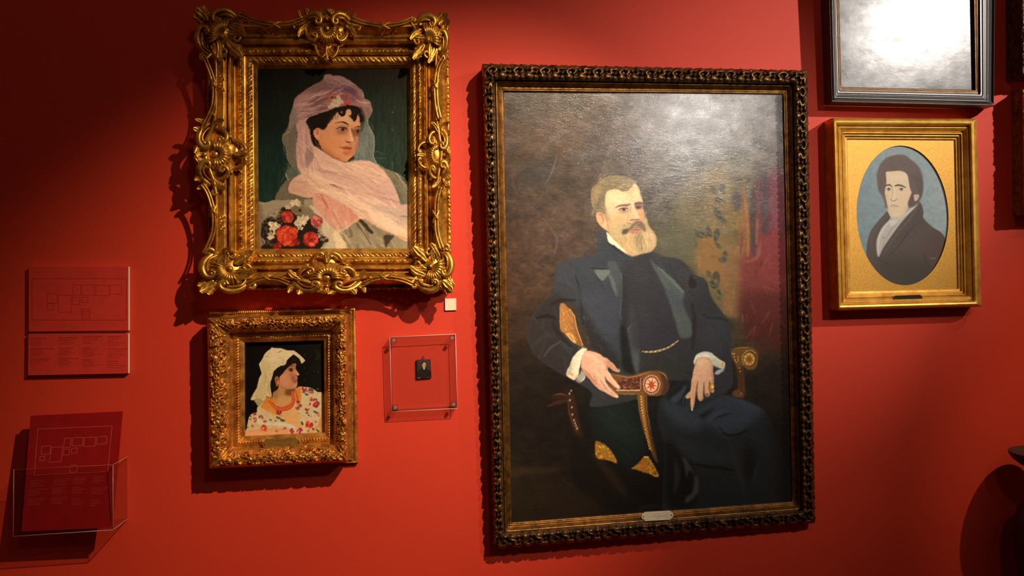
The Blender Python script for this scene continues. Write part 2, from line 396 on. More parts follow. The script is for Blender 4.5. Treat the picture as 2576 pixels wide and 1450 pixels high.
    p.dabs(110, (300,210,640,440), 120, 10, -14, [(196,156,150),(110,72,70),(164,122,120),(94,60,62),(206,168,156)], .8, .58, 15, 12)
    p.dabs(50, (540,90,840,260), 80, 9, 30, [(182,146,138),(116,84,90),(152,114,116),(90,60,80)], .8, .58, 16, 16)
    for q, w in [([(600,195),(540,222),(440,252),(400,285)], [4,7,4]), ([(340,330),(420,310),(480,270)], [4,8,3]), ([(420,405),(500,378),(600,345)], [7,9,7]), ([(345,438),(400,420),(440,400)], [14,10,8]),
                 ([(820,215),(836,265),(872,285),(893,345)], [4,6,5]), ([(640,170),(690,150),(770,190)], [3,5,3]), ([(770,280),(830,295),(872,300)], [6,10,6])]:
        p.st(q, w, (204,166,152), .7, .75)
    p.clip = None
    p.st([(262,520),(215,548)], [14,5], (150,132,112), .8, .8)
    p.st([(305,270),(292,340),(268,400),(266,480)], 5, (150,138,124), .8, .6)
    p.T = (700, 170, 5.577)
    p.dabs(34, (690,350,860,440), 34, 16, 20, [(190,78,58),(206,96,74),(164,60,48)], .6, .8, 17, 60)
    p.dabs(30, (890,340,1000,500), 60, 22, 80, [(172,82,76),(152,70,72),(190,100,88)], 1, .6, 18, 30)
    for x, y, a in [(850,430,60),(800,470,10),(770,530,50),(850,510,110),(820,550,80),(870,470,30),(740,545,160)]:
        p.ell(x, y, 52, 26, (196,172,146), .6, .9, a); p.ell(x + 8, y + 8, 26, 12, (172,146,124), .7, .6, a)
    p.st([(745,425),(765,420)], 12, (60,26,20), .5)
    p.dabs(26, (905,500,1000,545), 34, 20, -20, [(196,62,34),(214,84,50),(160,40,22)], .5, .85, 19, 40)
    # face
    p.T = (640, 160, 3.02)
    p.poly([(405,425),(600,345),(700,320),(800,335),(830,400),(820,470),(640,600),(500,640),(440,600),(420,500)], (30,19,13), 1)
    p.poly([(800,330),(835,370),(840,450),(815,520),(790,480)], (70,66,56), 1.4, .9)
    p.T = (760, 260, 9.06)
    Fc = [(720,250),(850,190),(1000,120),(1180,110),(1300,200),(1325,330),(1335,480),(1325,620),(1312,700),(1292,790),(1288,880),(1278,980),(1240,1085),(1185,1170),(1130,1250),(1060,1318),(965,1342),(885,1322),(740,1262),(560,1155),(455,1050),(390,930),(325,850),(280,770),(262,680),(285,600),(400,540),(520,520),(600,420)]
    p.poly(Fc, (204,142,102), .6)
    p.clip = p.mask(Fc, .6)
    p.ell(940, 330, 300, 170, (206,160,126), 9, .8)
    p.ell(690, 880, 240, 190, (204,130,82), 9, .85); p.ell(600, 640, 90, 120, (196,134,96), 7, .6); p.ell(800, 760, 110, 60, (212,142,104), 5, .6)
    p.poly([(420,900),(560,1050),(760,1180),(900,1270),(1060,1300),(960,1400),(500,1200),(380,1000)], (170,98,56), 6, .85)
    p.ell(1000, 1225, 110, 70, (212,146,100), 5, .8)
    p.poly([(1190,640),(1340,560),(1320,800),(1290,1000),(1240,1090),(1170,1150),(1180,980),(1210,850)], (166,112,92), 4, .75)
    p.ell(1130, 460, 90, 60, (206,150,104), 5, .7)
    p.poly([(1000,1090),(1140,1070),(1190,1160),(1080,1190),(960,1170)], (172,100,62), 4, .7)
    p.ell(480, 760, 70, 120, (196,128,88), 6, .7)
    p.st([(1290,560),(1310,700),(1285,900),(1230,1080)], [30,60,60,40], (150,98,78), 5, .6); p.st([(470,1060),(640,1190),(820,1280)], [30,70,40], (160,92,54), 5, .6)
    p.ell(930, 300, 120, 70, (216,172,138), 5, .5)
    # ear
    p.poly([(262,640),(290,590),(370,570),(415,630),(400,720),(385,800),(350,832),(300,800),(275,740)], (208,138,104), 1, .9)
    p.st([(300,610),(345,600),(385,640)], [14,20,10], (160,88,58), 1, .8); p.ell(345, 670, 26, 50, (150,80,52), 1.4, .75); p.ell(340, 760, 36, 34, (222,156,122), 1.6, .8)
    p.st([(425,600),(430,720),(420,840)], [8,14,20], (176,112,78), 2, .6)
    # eyes
    p.ell(900, 590, 150, 85, (168,110,78), 4, .75); p.ell(1090, 590, 60, 90, (176,122,88), 4, .6)
    p.ell(910, 662, 120, 48, (140,88,64), 3.4, .85); p.ell(1020, 590, 34, 60, (150,94,68), 2, .7)
    p.poly([(806,584),(850,562),(930,558),(990,586),(992,618),(920,630),(850,616)], (158,120,92), .8)
    p.ell(928, 592, 44, 40, (58,32,22), .6); p.ell(925, 594, 20, 20, (24,12,10), .5); p.ell(912, 578, 7, 6, (170,136,108), .5)
    p.st([(775,590),(830,555),(920,540),(985,562),(1020,605)], [8,22,26,26,16], (58,32,22), .7, .95)
    p.st([(800,545),(860,505),(940,495),(1000,525)], [5,10,10,4], (150,92,62), .8, .8)
    p.st([(830,622),(910,640),(990,625)], [5,9,8], (120,70,48), .7, .8)
    p.st([(745,465),(800,440),(900,432),(985,448),(1045,482),(1075,520)], [8,22,34,38,28,10], (92,56,36), 1.3, .8)
    p.st([(900,432),(985,448),(1040,478)], [12,24,14], (52,30,20), 1, .8)
    p.poly([(1150,610),(1220,570),(1330,560),(1345,640),(1300,720),(1220,740),(1165,700)], (104,70,52), 2.4, .8)
    p.ell(1262, 640, 52, 30, (150,112,86), .8, .8); p.ell(1272, 640, 30, 30, (34,20,14), .6); p.st([(1200,645),(1260,605),(1330,615)], [6,14,10], (44,26,18), .6, .9)
    p.st([(1185,565),(1240,535),(1300,528),(1340,540)], [8,22,28,12], (66,42,28), 1.1, .85)
    # nose
    p.st([(1085,540),(1090,640),(1110,740),(1130,820)], [18,34,44,60], (226,172,134), 2.2, .8)
    p.st([(1140,590),(1165,700),(1190,790),(1200,850)], [34,42,34,22], (120,72,50), 1.6, .85)
    p.ell(1130, 830, 60, 40, (222,164,124), 2.2, .8); p.ell(1030, 840, 45, 40, (206,142,104), 2.4, .7)
    p.st([(990,860),(1030,890),(1080,880),(1110,895)], [12,26,30,14], (86,38,24), .8, .95); p.st([(1110,900),(1160,890),(1190,862)], [8,10,6], (140,80,56), .8, .8)
    p.st([(990,800),(975,845),(990,880)], [6,12,8], (170,104,74), 1.6, .7); p.ell(1110, 940, 56, 26, (170,102,74), 2, .7)
    # mouth
    p.poly([(875,1003),(940,1003),(1005,984),(1040,996),(1075,988),(1140,1012),(1130,1050),(1060,1042),(980,1030)], (162,76,54), .8)
    p.poly([(900,1016),(985,1030),(1060,1046),(1130,1048),(1110,1080),(1050,1102),(975,1080)], (192,106,76), .9)
    p.st([(872,1003),(950,1020),(1030,1036),(1075,1046),(1140,1038)], [12,14,18,16,10], (100,40,28), .6, .95)
    p.ell(1030, 1068, 40, 10, (214,136,100), 1, .7); p.ell(1000, 1145, 70, 24, (156,88,56), 2.2, .75); p.ell(870, 1010, 24, 26, (176,104,70), 1.6, .6)
    p.clip = None
    p.st([(455,1050),(560,1150),(740,1258),(885,1320),(965,1342),(1050,1320),(1130,1245)], [4,8,6,8,12,14,16], (92,48,28), .9, .75)
    p.poly([(1060,1318),(1130,1240),(1160,1190),(1185,1270),(1130,1300)], (56,30,24), 1)
    # hair
    p.poly([(138,352),(300,272),(500,205),(690,140),(760,108),(880,130),(950,122),(975,70),(1040,36),(1110,50),(1190,95),(1290,118),(1345,145),(1352,240),(1395,330),(1385,420),(1318,440),(1308,330),(1262,232),(1242,330),(1205,412),(1150,380),(1110,320),(1060,280),(1120,255),(1118,160),(1085,132),(1000,150),(985,240),(930,292),(870,262),(830,200),(780,225),(730,270),(665,335),(605,420),(545,540),(500,600),(430,590),(380,560),(300,570),(262,600),(225,660),(290,780),(375,880),(385,935),(300,855),(222,745),(203,640),(222,530),(172,480)], (22,13,9), 1.3)
    p.st([(760,130),(720,220),(650,320),(590,420),(540,520)], [60,70,70,60,40], (24,14,10), 3, .8)
    for q in [[(1100,120),(1150,210),(1130,330),(1190,400)],[(1180,120),(1250,200),(1230,330),(1190,410)],[(1290,150),(1330,270),(1340,400)],[(860,150),(840,220),(890,280),(960,270),(990,200)],[(1000,90),(990,160),(940,180)]]:
        p.st(q, [26,40,34,12], (24,14,10), 1, .9)
    p.st([(1150,150),(1190,230),(1190,330)], [8,14,6], (66,44,32), 1.2, .7); p.st([(1260,170),(1300,260),(1300,330)], [6,12,4], (60,40,28), 1.2, .6)
    p.st([(780,200),(720,280),(660,360),(600,450)], [30,50,50,30], (48,28,19), 3.4, .7); p.dabs(26, (640,200,860,330), 70, 10, 120, [(40,24,16),(70,44,30),(24,14,10)], .7, .6, 93, 20)
    p.ell(905, 205, 30, 26, (150,104,76), 1, .85); p.st([(840,230),(880,275),(950,285),(985,230)], [8,10,12,8], (30,16,10), .6)
    p.dabs(30, (200,330,560,540), 140, 10, -30, [(44,26,18),(12,6,4),(34,20,14)], .8, .5, 20)
    p.st([(1200,150),(1190,260),(1150,330)], [10,16,8], (52,32,22), 1, .5)
    p.st([(250,930),(330,1000),(440,1060)], [10,30,14], (70,42,26), 1, .8); p.st([(290,850),(350,940),(400,1030)], [6,14,8], (170,116,84), .8, .7)
    # bouquet
    p.T = (640, 400, 6.04)
    p.poly([(20,705),(160,668),(300,628),(420,632),(570,628),(700,680),(640,900),(640,1200),(600,1400),(20,1400)], (152,138,114), .7, sm=True)
    p.poly([(20,720),(100,690),(130,900),(110,1380),(20,1380)], (120,108,88), 2, .9)
    p.st([(40,700),(160,668),(300,630)], [8,6,3], (190,168,134), .6, .8)
    p.poly([(680,670),(780,720),(860,770),(950,850),(1030,960),(930,900),(800,880),(700,860),(560,820)], (122,108,84), 1)
    p.poly([(130,960),(250,880),(330,900),(420,740),(560,770),(640,860),(760,880),(860,920),(900,1030),(960,1060),(1000,1150),(1110,1200),(1090,1290),(1000,1380),(150,1380),(170,1260),(100,1160)], (34,26,20), 1.2)
    p.dabs(80, (110,760,420,1000), 44, 20, 30, [(142,126,100),(104,92,70),(122,108,86),(82,70,54),(164,148,118)], .7, .7, 21, 60)
    p.dabs(40, (180,770,330,880), 20, 14, 0, [(178,162,134),(160,144,116)], .6, .7, 22, 90)
    p.dabs(40, (95,1000,300,1300), 60, 22, 60, [(84,74,56),(58,50,38),(104,92,72)], 1, .7, 23, 40)
    p.dabs(30, (700,1120,1120,1350), 50, 22, 30, [(36,26,22),(62,48,38),(20,14,12)], .8, .8, 24, 50)
    def petals(cx, cy, r, n, cs, seed):
        g = random.Random(seed)
        for i in range(n):
            t = 6.283 * i / n + g.gauss(0, .2); q = r * g.uniform(.4, .65)
            p.ell(cx + q * math.cos(t), cy + q * math.sin(t) * .85, r * g.uniform(.34, .46), r * g.uniform(.2, .3), g.choice(cs), .5, .95, math.degrees(t) + g.gauss(0, 15))
        p.ell(cx, cy, r * .22, r * .2, cs[-1], .6, .8)
    Wt = [(216,196,160),(226,206,168),(204,184,150),(190,170,136)]
    petals(620, 680, 95, 8, Wt, 1); petals(505, 735, 52, 6, Wt, 2)
    p.poly([(560,770),(620,700),(690,760),(740,800),(690,840),(600,820)], (112,96,66), 1); p.st([(690,680),(760,720),(820,790)], [6,12,6], (164,148,120), .8, .8)
    p.ell(690, 780, 20, 24, (60,34,22), .8); p.st([(560,790),(620,830),(700,830)], 8, (150,136,104), .8, .7); p.ell(800, 870, 70, 28, (120,110,88), 1, .9, 12)
    p.flower(505, 880, 105, (196,66,48), (140,36,28), (216,92,72), 30, 3)
    p.flower(945, 950, 100, (196,104,98), (146,56,52), (222,146,136), 30, 4); p.ell(930, 900, 45, 30, (216,138,128), 1, .8, 30)
    petals(730, 930, 110, 9, Wt, 5); petals(650, 975, 66, 6, Wt, 6); petals(700, 1050, 56, 5, Wt, 7)
    petals(290, 1020, 100, 8, Wt, 8); petals(270, 1150, 70, 6, Wt, 9); petals(360, 1020, 50, 5, Wt, 10); p.ell(245, 1195, 45, 34, (214,194,160), .8)
    p.ell(400,1130,70,60,(206,74,48),.8); p.ell(590,1100,70,60,(214,84,52),.8); p.ell(560,1260,80,70,(186,58,36),.8); p.flower(490, 1165, 172, (212,74,44), (168,42,26), (228,100,64), 46, 11)
    p.flower(855, 1220, 130, (190,56,40), (134,30,22), (216,88,66), 36, 12)
    p.flower(350, 1335, 70, (172,44,32), (120,26,20), (190,60,44), 16, 13); p.flower(640, 1270, 62, (180,56,38), (110,26,18), (200,74,52), 14, 14)
    p.ell(870, 1300, 44, 24, (222,104,82), .8, .9)
    p.dabs(26, (960,1080,1060,1180), 34, 18, 30, [(190,176,146),(164,150,124),(206,190,158)], .6, .8, 25, 60)
    p.ell(1040, 1225, 40, 30, (120,104,84), 1); p.st([(1010,1190),(1090,1210),(1115,1250),(1060,1270)], 14, (24,16,12), .7)
    p.poly([(1020,1340),(1080,1280),(1200,1240),(1210,1380),(1020,1380)], (182,172,142), 1, .9); p.dabs(24, (1040,1180,1200,1340), 50, 24, 40, [(200,186,156),(160,150,122)], 1, .6, 26, 40)
    p.warp(1.1, 7, 5); p.warp(.5, 2.5, 6); p.T = (0, 0, 1); p.brushy(.04, 6, 3, 30)
    return p
def paint_armchair():
    p = Paint(1258, 222, 2002, 1324, 1.5)
    p.grad([[(52,42,33),(62,50,40),(70,60,52),(78,72,66),(80,74,72),(76,72,74)],
            [(58,46,36),(74,58,46),(72,62,54),(78,74,66),(84,80,66),(80,70,74)],
            [(50,40,34),(60,50,42),(66,58,50),(74,70,60),(96,86,62),(92,66,66)],
            [(62,44,34),(70,54,46),(62,54,48),(82,76,56),(118,96,56),(106,50,50)],
            [(56,38,26),(58,44,34),(50,44,38),(70,66,48),(96,84,50),(86,38,30)],
            [(46,32,20),(44,32,24),(30,27,24),(40,38,32),(58,50,34),(44,22,14)],
            [(26,19,13),(24,18,13),(18,17,15),(24,24,22),(36,30,22),(26,16,10)],
            [(24,18,12),(22,16,12),(14,16,14),(18,20,20),(26,24,18),(20,14,9)],
            [(32,24,14),(26,20,13),(20,15,11),(14,13,11),(14,16,16),(14,12,10)],
            [(30,23,13),(26,19,12),(20,15,11),(14,11,9),(12,12,11),(10,10,10)]])
    p.brushy(.2, 34, 22, 31); p.brushy(.12, 9, 5, 32)
    p.T = (1260, 220, 1.3187)
    p.dabs(260, (10,20,330,640), 60, 14, 35, [(84,64,48),(58,44,34),(70,58,48),(48,40,34),(90,70,58)], 1.4, .3, 33, 50)
    p.dabs(120, (330,20,640,440), 50, 14, 20, [(92,82,72),(70,62,56),(82,74,66)], 1.4, .3, 34, 50)
    p.poly([(60,270),(170,230),(185,270),(150,320),(70,325)], (46,46,44), 6, .6)
    p.st([(185,225),(170,280),(150,320)], [4,8,3], (100,86,74), 1.6, .5)
    p.st([(145,440),(185,500),(175,560)], [4,10,4], (96,76,62), 1.6, .5); p.st([(200,640),(150,670),(120,650)], [6,16,6], (78,60,44), 4, .5)
    # tapestry
    p.poly([(640,280),(760,280),(760,560),(790,760),(700,720),(640,600),(600,560),(580,400)], (112,100,66), 8, .7)
    p.poly([(680,300),(760,300),(770,700),(730,740),(690,560)], (128,104,60), 6, .6)
    p.poly([(650,510),(700,470),(730,520),(740,640),(700,650),(650,590)], (150,104,54), 4, .65)
    p.poly([(735,540),(800,560),(800,740),(760,760),(735,700)], (144,96,60), 4, .6)
    p.poly([(790,360),(812,350),(824,540),(808,570),(792,560)], (140,92,52), 3, .6)
    p.poly([(845,330),(880,300),(945,280),(945,560),(900,520),(860,540)], (112,52,66), 6, .75)
    p.poly([(800,570),(870,480),(940,500),(945,700),(900,780),(810,760),(795,640)], (122,46,46), 7, .8)
    p.poly([(800,690),(945,690),(945,860),(830,850),(800,790)], (74,30,22), 10, .8)
    p.poly([(800,575),(840,565),(862,500),(858,560),(830,580)], (150,96,74), 2, .6)
    p.poly([(856,300),(885,290),(890,470),(865,480),(860,400)], (64,54,56), 3, .8)
    p.poly([(826,350),(846,345),(848,540),(830,540)], (60,54,52), 2.4, .75)
    p.poly([(768,360),(792,352),(796,395),(770,400)], (66,62,62), 2, .75)
    p.st([(810,370),(818,450),(820,560)], [8,12,8], (158,104,56), 1.6, .7); p.st([(850,440),(848,520)], 9, (150,98,60), 1.6, .6)
    g = random.Random(5)
    for x, y, a, l in [(705,340,70,34),(735,335,80,40),(725,375,20,36),(720,420,60,44),(735,440,30,30),(665,490,10,44),(650,480,40,24),(690,480,70,40),(715,490,100,44),(645,520,60,20),(720,525,40,30),(745,560,80,36),(735,575,20,30),(712,640,95,60),(700,655,60,30),(725,690,80,40),(690,620,60,26)]:
        p.ell(x, y, l * .5, l * .24, (52,58,50), 1.2, .75, a)
        p.st([(x - 10, y - 4), (x + 10, y + 6)], 4, (112,110,80), 1, .6)
    p.dabs(120, (620,260,800,760), 30, 10, 80, [(150,126,76),(104,92,62),(130,110,66),(92,84,62)], 1.2, .4, 35, 40)
    p.dabs(60, (800,300,945,800), 50, 10, 85, [(140,60,62),(96,38,40),(120,56,66),(86,32,28)], 1.4, .4, 36, 20)
    p.poly([(540,440),(640,470),(640,560),(600,590),(530,540)], (84,84,66), 8, .7)
    # lower left gloom: cloth fold on the floor
    p.T = (1270, 960, 4.028)
    p.poly([(60,900),(180,860),(400,880),(560,870),(520,910),(330,930),(160,950),(60,975)], (52,40,22), 5, .7)
    p.poly([(100,1080),(400,1000),(700,1090),(1000,1200),(1100,1330),(100,1380)], (36,26,15), 16, .7)
    p.st([(590,1000),(640,1040),(720,1070)], [4,8,3], (64,50,30), 1.4, .6); p.st([(280,1050),(320,1065)], [3,6,3], (84,74,52), .8, .6)
    p.dabs(60, (60,200,640,800), 110, 40, 40, [(28,21,15),(16,12,9),(24,18,14)], 3, .5, 37, 50)
    p.st([(200,1310),(230,1300),(280,1310),(330,1300),(380,1300),(450,1290)], [4,8,5,8,5,3], (18,13,9), .8, .8); p.st([(330,1340),(400,1320),(440,1310)], 5, (18,13,9), .8, .8)
    # chair back leg + rail, left
    p.poly([(480,140),(560,125),(640,130),(640,190),(520,190),(480,165)], (44,26,16), 2, .8)
    p.st([(500,140),(560,128),(620,138)], [8,16,8], (104,56,38), 1.4, .8); p.st([(440,250),(520,220),(640,190)], [20,40,20], (64,36,24), 3, .7)
    p.poly([(630,130),(700,150),(740,330),(790,560),(860,700),(960,800),(880,780),(760,640),(690,480),(650,320)], (52,30,18), 3, .85)
    p.st([(640,200),(650,300),(690,430),(740,520)], [8,14,14,8], (88,52,28), 1.6, .7)
    for x, y in [(655,125),(672,95),(660,190),(680,262),(684,335),(700,395),(712,425),(722,450),(732,478)]: p.ell(x, y, 9, 12, (172,156,128), .6, .85)
    # dark seat side / frame
    p.poly([(700,540),(860,640),(930,780),(1160,900),(1400,960),(1600,1000),(1640,1240),(1100,1330),(860,1150),(700,1060),(650,760)], (16,12,9), 6, .9)
    p.poly([(860,700),(980,800),(1130,950),(1230,1120),(1220,1180),(1120,1080),(980,900)], (40,29,17), 5, .8)
    # green-black fabric under the armrest
    p.poly([(860,60),(1000,80),(1200,170),(1350,160),(1420,640),(1400,760),(1270,870),(1130,800),(1000,640),(900,560),(860,300)], (17,25,23), 5, .95)
    p.poly([(960,320),(1150,240),(1330,480),(1380,640),(1150,600)], (24,36,33), 14, .8)
    p.dabs(20, (900,150,1350,700), 160, 20, 45, [(28,42,38),(14,20,19)], 4, .5, 38)
    # gold brocade
    for P, sd in [([(915,620),(950,610),(1020,650),(1080,710),(1140,830),(1050,800),(930,770)], 40), ([(1280,880),(1330,850),(1390,790),(1430,770),(1480,800),(1560,965),(1440,930),(1310,890)], 41)]:
        p.poly(P, (150,104,30), .8); p.clip = p.mask(P, .6); A = np.array(P)
        bx = (A[:, 0].min(), A[:, 1].min(), A[:, 0].max(), A[:, 1].max())
        p.dabs(70, bx, 34, 14, 60, [(206,160,58),(112,62,16),(226,184,84),(170,112,36),(84,44,12),(190,134,44)], .6, .85, sd, 80)
        p.clip = None
    p.st([(1400,790),(1395,860),(1410,915)], [30,40,30], (164,88,34), 1, .8); p.st([(1415,768),(1450,770)], 18, (220,180,90), .6)
    p.st([(920,625),(1010,645)], [14,10], (124,84,40), .8)
    # man: coat silhouette
    p.T = (1260, 220, 1.3187)
    C = [(345,500),(330,540),(300,555),(200,580),(180,610),(170,680),(120,730),(95,780),(85,810),(95,860),(130,905),(215,960),(300,1010),(300,1060),(430,1040),(540,1000),(560,970),(640,985),(650,1000),(640,1060),
         (760,1000),(765,900),(760,790),(740,755),(700,700),(680,640),(640,620),(600,575),(540,560),(500,545),(470,540),(400,540)]
    p.poly(C, (46,47,50), 1)
    p.clip = p.mask(C, 1)
    p.poly([(200,580),(330,540),(400,560),(420,760),(420,900),(300,870),(250,700),(180,680)], (48,54,62), 10, .9)
    p.poly([(85,810),(130,720),(200,690),(200,860),(260,880),(220,975),(120,910)], (40,36,35), 6, .9)
    p.poly([(410,560),(500,560),(560,640),(640,860),(600,960),(450,960),(440,800)], (42,43,47), 8, .9)
    p.poly([(640,720),(700,700),(760,790),(760,900),(690,880),(640,890)], (44,46,50), 8, .9)
    p.poly([(450,880),(560,880),(640,900),(600,980),(470,960)], (42,43,40), 8, .8)
    p.dabs(170, (90,560,760,1000), 60, 12, 65, [(56,60,66),(38,39,42),(50,54,62),(34,33,34),(60,64,66)], 1.6, .35, 42, 30)
    p.T = (1300, 620, 3.816)
    p.st([(190,690),(300,670),(370,700)], [16,40,12], (24,21,20), 2.4, .85); p.st([(330,560),(420,520),(560,520)], [20,40,20], (28,25,24), 3, .8)
    p.st([(150,620),(250,520),(330,430)], [14,30,14], (62,58,58), 3, .55); p.st([(260,1060),(330,970),(430,910)], [10,22,8], (76,74,76), 2, .6)
    p.st([(130,980),(280,860),(420,860)], [30,60,30], (50,46,46), 5, .6); p.st([(340,720),(400,840),(520,960)], [20,50,30], (30,27,26), 3, .8)
    p.st([(560,280),(600,400),(620,560),(640,800)], [8,22,26,12], (26,26,30), 2.4, .75); p.st([(600,370),(605,450),(630,560)], [4,8,4], (74,80,90), 1.2, .7)
    p.poly([(600,560),(700,660),(800,850),(930,1000),(1000,1180),(900,1130),(720,980),(640,800)], (34,33,34), 5, .85)
    p.dabs(60, (620,640,900,1020), 44, 7, 50, [(64,62,62),(26,24,24),(80,78,76)], .8, .6, 43, 25)
    # lapels
    p.poly([(890,90),(960,170),(1010,300),(1015,500),(1005,700),(985,690),(990,500),(960,480),(940,400),(880,280),(870,180)], (64,72,76), 1.6, .8)
    p.poly([(745,232),(890,225),(880,270),(825,330),(780,290)], (96,104,102), 1.2, .9); p.poly([(880,270),(930,320),(965,480),(930,430)], (84,92,94), 1.4, .85)
    p.st([(705,205),(790,215),(890,215)], [6,12,4], (28,28,30), 1, .9); p.st([(745,240),(830,400),(930,560)], [6,10,4], (32,34,40), 1.6, .7)
    p.st([(1005,260),(1010,420),(995,640),(1005,700)], [8,20,14,8], (98,106,108), 1.4, .75)
    p.poly([(620,420),(960,470),(980,680),(970,860),(800,820),(660,640)], (54,60,72), 8, .6)
    p.poly([(1015,300),(1110,250),(1200,560),(1100,560),(1050,800),(1020,1000),(1000,700)], (33,32,36), 4, .9)
    p.poly([(1090,560),(1130,640),(1160,760),(1180,1000),(1165,1200),(1125,1190),(1100,1020),(1070,900),(1055,820),(1090,740)], (70,78,82), 2.4, .85)
    p.st([(1060,800),(1110,750),(1150,760)], [8,20,8], (98,106,106), 1.4, .7)
    p.poly([(1000,760),(1060,820),(1100,1100),(1130,1220),(1020,1180),(1000,960)], (18,20,20), 3, .9)
    p.T = (1600, 620, 3.816)
    p.poly([(-100,60),(100,100),(230,330),(330,560),(420,800),(440,900),(300,1000),(60,1010),(-60,900)], (43,44,50), 6, .8)
    p.poly([(130,130),(210,200),(330,310),(455,420),(460,490),(440,540),(540,760),(550,860),(440,880),(400,800),(330,560),(260,380)], (76,86,84), 2.4, .85)
    p.poly([(280,400),(370,450),(430,500),(450,520),(440,640),(370,600),(310,480)], (62,70,78), 3, .8)
    p.st([(210,200),(330,310),(450,440)], [10,34,20], (98,108,104), 2, .7)
    p.poly([(450,180),(500,250),(520,400),(460,400),(450,300)], (54,50,52), 2, .8); p.poly([(520,280),(575,340),(570,400),(510,390)], (28,27,30), 1.4, .9)
    p.st([(540,560),(560,760),(540,980)], [30,50,20], (34,32,33), 4, .8); p.st([(680,690),(790,690),(880,720)], [10,26,10], (28,26,26), 2.4, .8); p.st([(640,680),(660,650),(690,690)], [5,10,5], (26,24,24), 1.4, .8)
    p.poly([(600,920),(720,720),(870,720),(890,900),(760,1000)], (52,56,60), 8, .6)
    p.st([(60,1012),(160,1012),(280,985),(360,940),(405,905)], [10,20,18,18,10], (156,130,84), .9, .95)
    for i in range(16): p.st([(75 + i * 21, 1012 - (max(0, i - 5) ** 1.7) * 1.9), (84 + i * 21, 1006 - (max(0, i - 5) ** 1.7) * 1.9)], 7, (222,206,170) if i % 2 else (110,84,46), .4, .9)
    p.clip = None
    # jewellery-black crumple of coat hem + trousers
    p.T = (1600, 960, 4.027)
    Tr = [(240,190),(300,120),(420,20),(500,-20),(560,0),(600,60),(620,180),(760,180),(860,138),(960,145),(1080,180),(1290,285),(1370,420),(1440,600),(1520,800),(1570,1060),(1590,1460),(1180,1480),(700,1480),(300,1460),(270,1200),(290,700),(220,420)]
    p.poly(Tr, (28,33,35), 2.4, .97)
    p.clip = p.mask(Tr, 2)
    p.poly([(320,120),(440,40),(520,10),(520,240),(420,240),(330,180)], (20,24,28), 3, .9)
    p.poly([(350,180),(430,110),(510,30),(500,90),(440,190),(380,220)], (56,64,74), 2, .85); p.st([(470,230),(490,160),(540,100)], [8,16,6], (56,64,72), 1.4, .8)
    p.poly([(500,170),(560,170),(560,270),(500,280)], (52,52,46), 2, .7)
    p.poly([(245,192),(420,225),(640,330),(700,420),(620,500),(420,440),(320,320)], (48,56,66), 8, .85)
    p.poly([(600,310),(720,220),(860,140),(1000,160),(1180,240),(1290,300),(1150,440),(900,540),(700,420)], (50,58,68), 9, .85)
    p.poly([(860,138),(1080,180),(1290,285),(1200,290),(1000,200)], (62,70,80), 4, .6)
    p.poly([(640,350),(740,290),(800,270),(740,330),(690,375)], (20,22,22), 3, .85); p.st([(780,390),(860,350),(970,325)], [8,24,6], (24,27,28), 3, .8); p.st([(720,420),(830,330),(900,290)], [10,40,20], (58,66,72), 5, .5)
    p.st([(840,460),(930,545),(1050,530),(1130,490)], [10,26,24,8], (17,19,19), 3, .85); p.st([(850,480),(940,525),(1060,500)], [6,18,8], (56,60,60), 3, .5)
    p.poly([(400,650),(620,640),(900,700),(1000,860),(700,850),(540,810)], (38,44,44), 12, .7)
    p.st([(540,830),(700,860),(880,880),(1020,910)], [10,30,34,10], (11,12,12), 3, .9); p.poly([(600,880),(1040,930),(1050,1020),(820,1100),(700,1080)], (34,34,30), 12, .6)
    p.poly([(940,560),(1000,700),(1100,1000),(1130,1240),(1060,1060),(980,820),(930,640)], (44,44,40), 5, .6); p.poly([(1100,650),(1180,700),(1230,760),(1150,1020),(1100,900)], (15,15,14), 8, .8)
    p.st([(1250,780),(1200,960),(1170,1060)], [10,30,10], (44,46,42), 4, .6)
    p.poly([(310,600),(420,680),(480,780),(560,860),(600,1240),(340,1280),(290,900)], (13,12,11), 6, .9)
    p.poly([(390,800),(430,860),(450,940),(420,1080),(380,1140),(390,960)], (40,40,36), 3, .8); p.poly([(470,765),(540,840),(590,940),(540,900),(510,980),(490,860)], (58,58,52), 1.6, .8)
    p.poly([(600,960),(630,1000),(630,1120),(580,1190),(500,1235),(510,1170),(570,1120)], (62,64,58), 2, .85)
    p.dabs(70, (330,200,1300,800), 120, 14, 20, [(52,60,66),(34,40,42),(44,52,56)], 2, .35, 44, 14)
    p.clip = None
    p.poly([(1300,330),(1440,500),(1570,900),(1620,1300),(1480,1300),(1420,700)], (17,14,11), 10, .8)
    # stripe ribs over knee
    for i in range(18): p.st([(600 + i * 14, 300 - i * 9), (650 + i * 14, 320 - i * 9)], 3, (74,80,90), .8, .35)
    # right chair arm
    p.T = (1680, 840, 6.592)
    p.poly([(1050,290),(1110,240),(1330,215),(1440,225),(1480,300),(1495,440),(1470,560),(1390,600),(1310,590),(1250,540),(1265,760),(1260,1045),(1090,1030),(1085,960),(1170,900),(1150,600),(1060,380)], (104,72,30), 1.4)
    p.poly([(1380,215),(1460,220),(1540,300),(1540,380),(1490,420),(1480,300)], (74,36,24), 2, .85)
    p.poly([(1150,600),(1250,560),(1265,1040),(1180,1030),(1170,900)], (70,40,22), 2.4, .85); p.poly([(1090,960),(1180,930),(1255,1040),(1090,1035)], (104,62,40), 1.6, .9)
    p.st([(1110,250),(1240,232),(1340,222)], [8,14,6], (176,134,70), .9, .85)
    p.ell(1362, 420, 122, 150, (84,54,20), 1); p.ell(1352, 424, 94, 108, (196,152,72), .8)
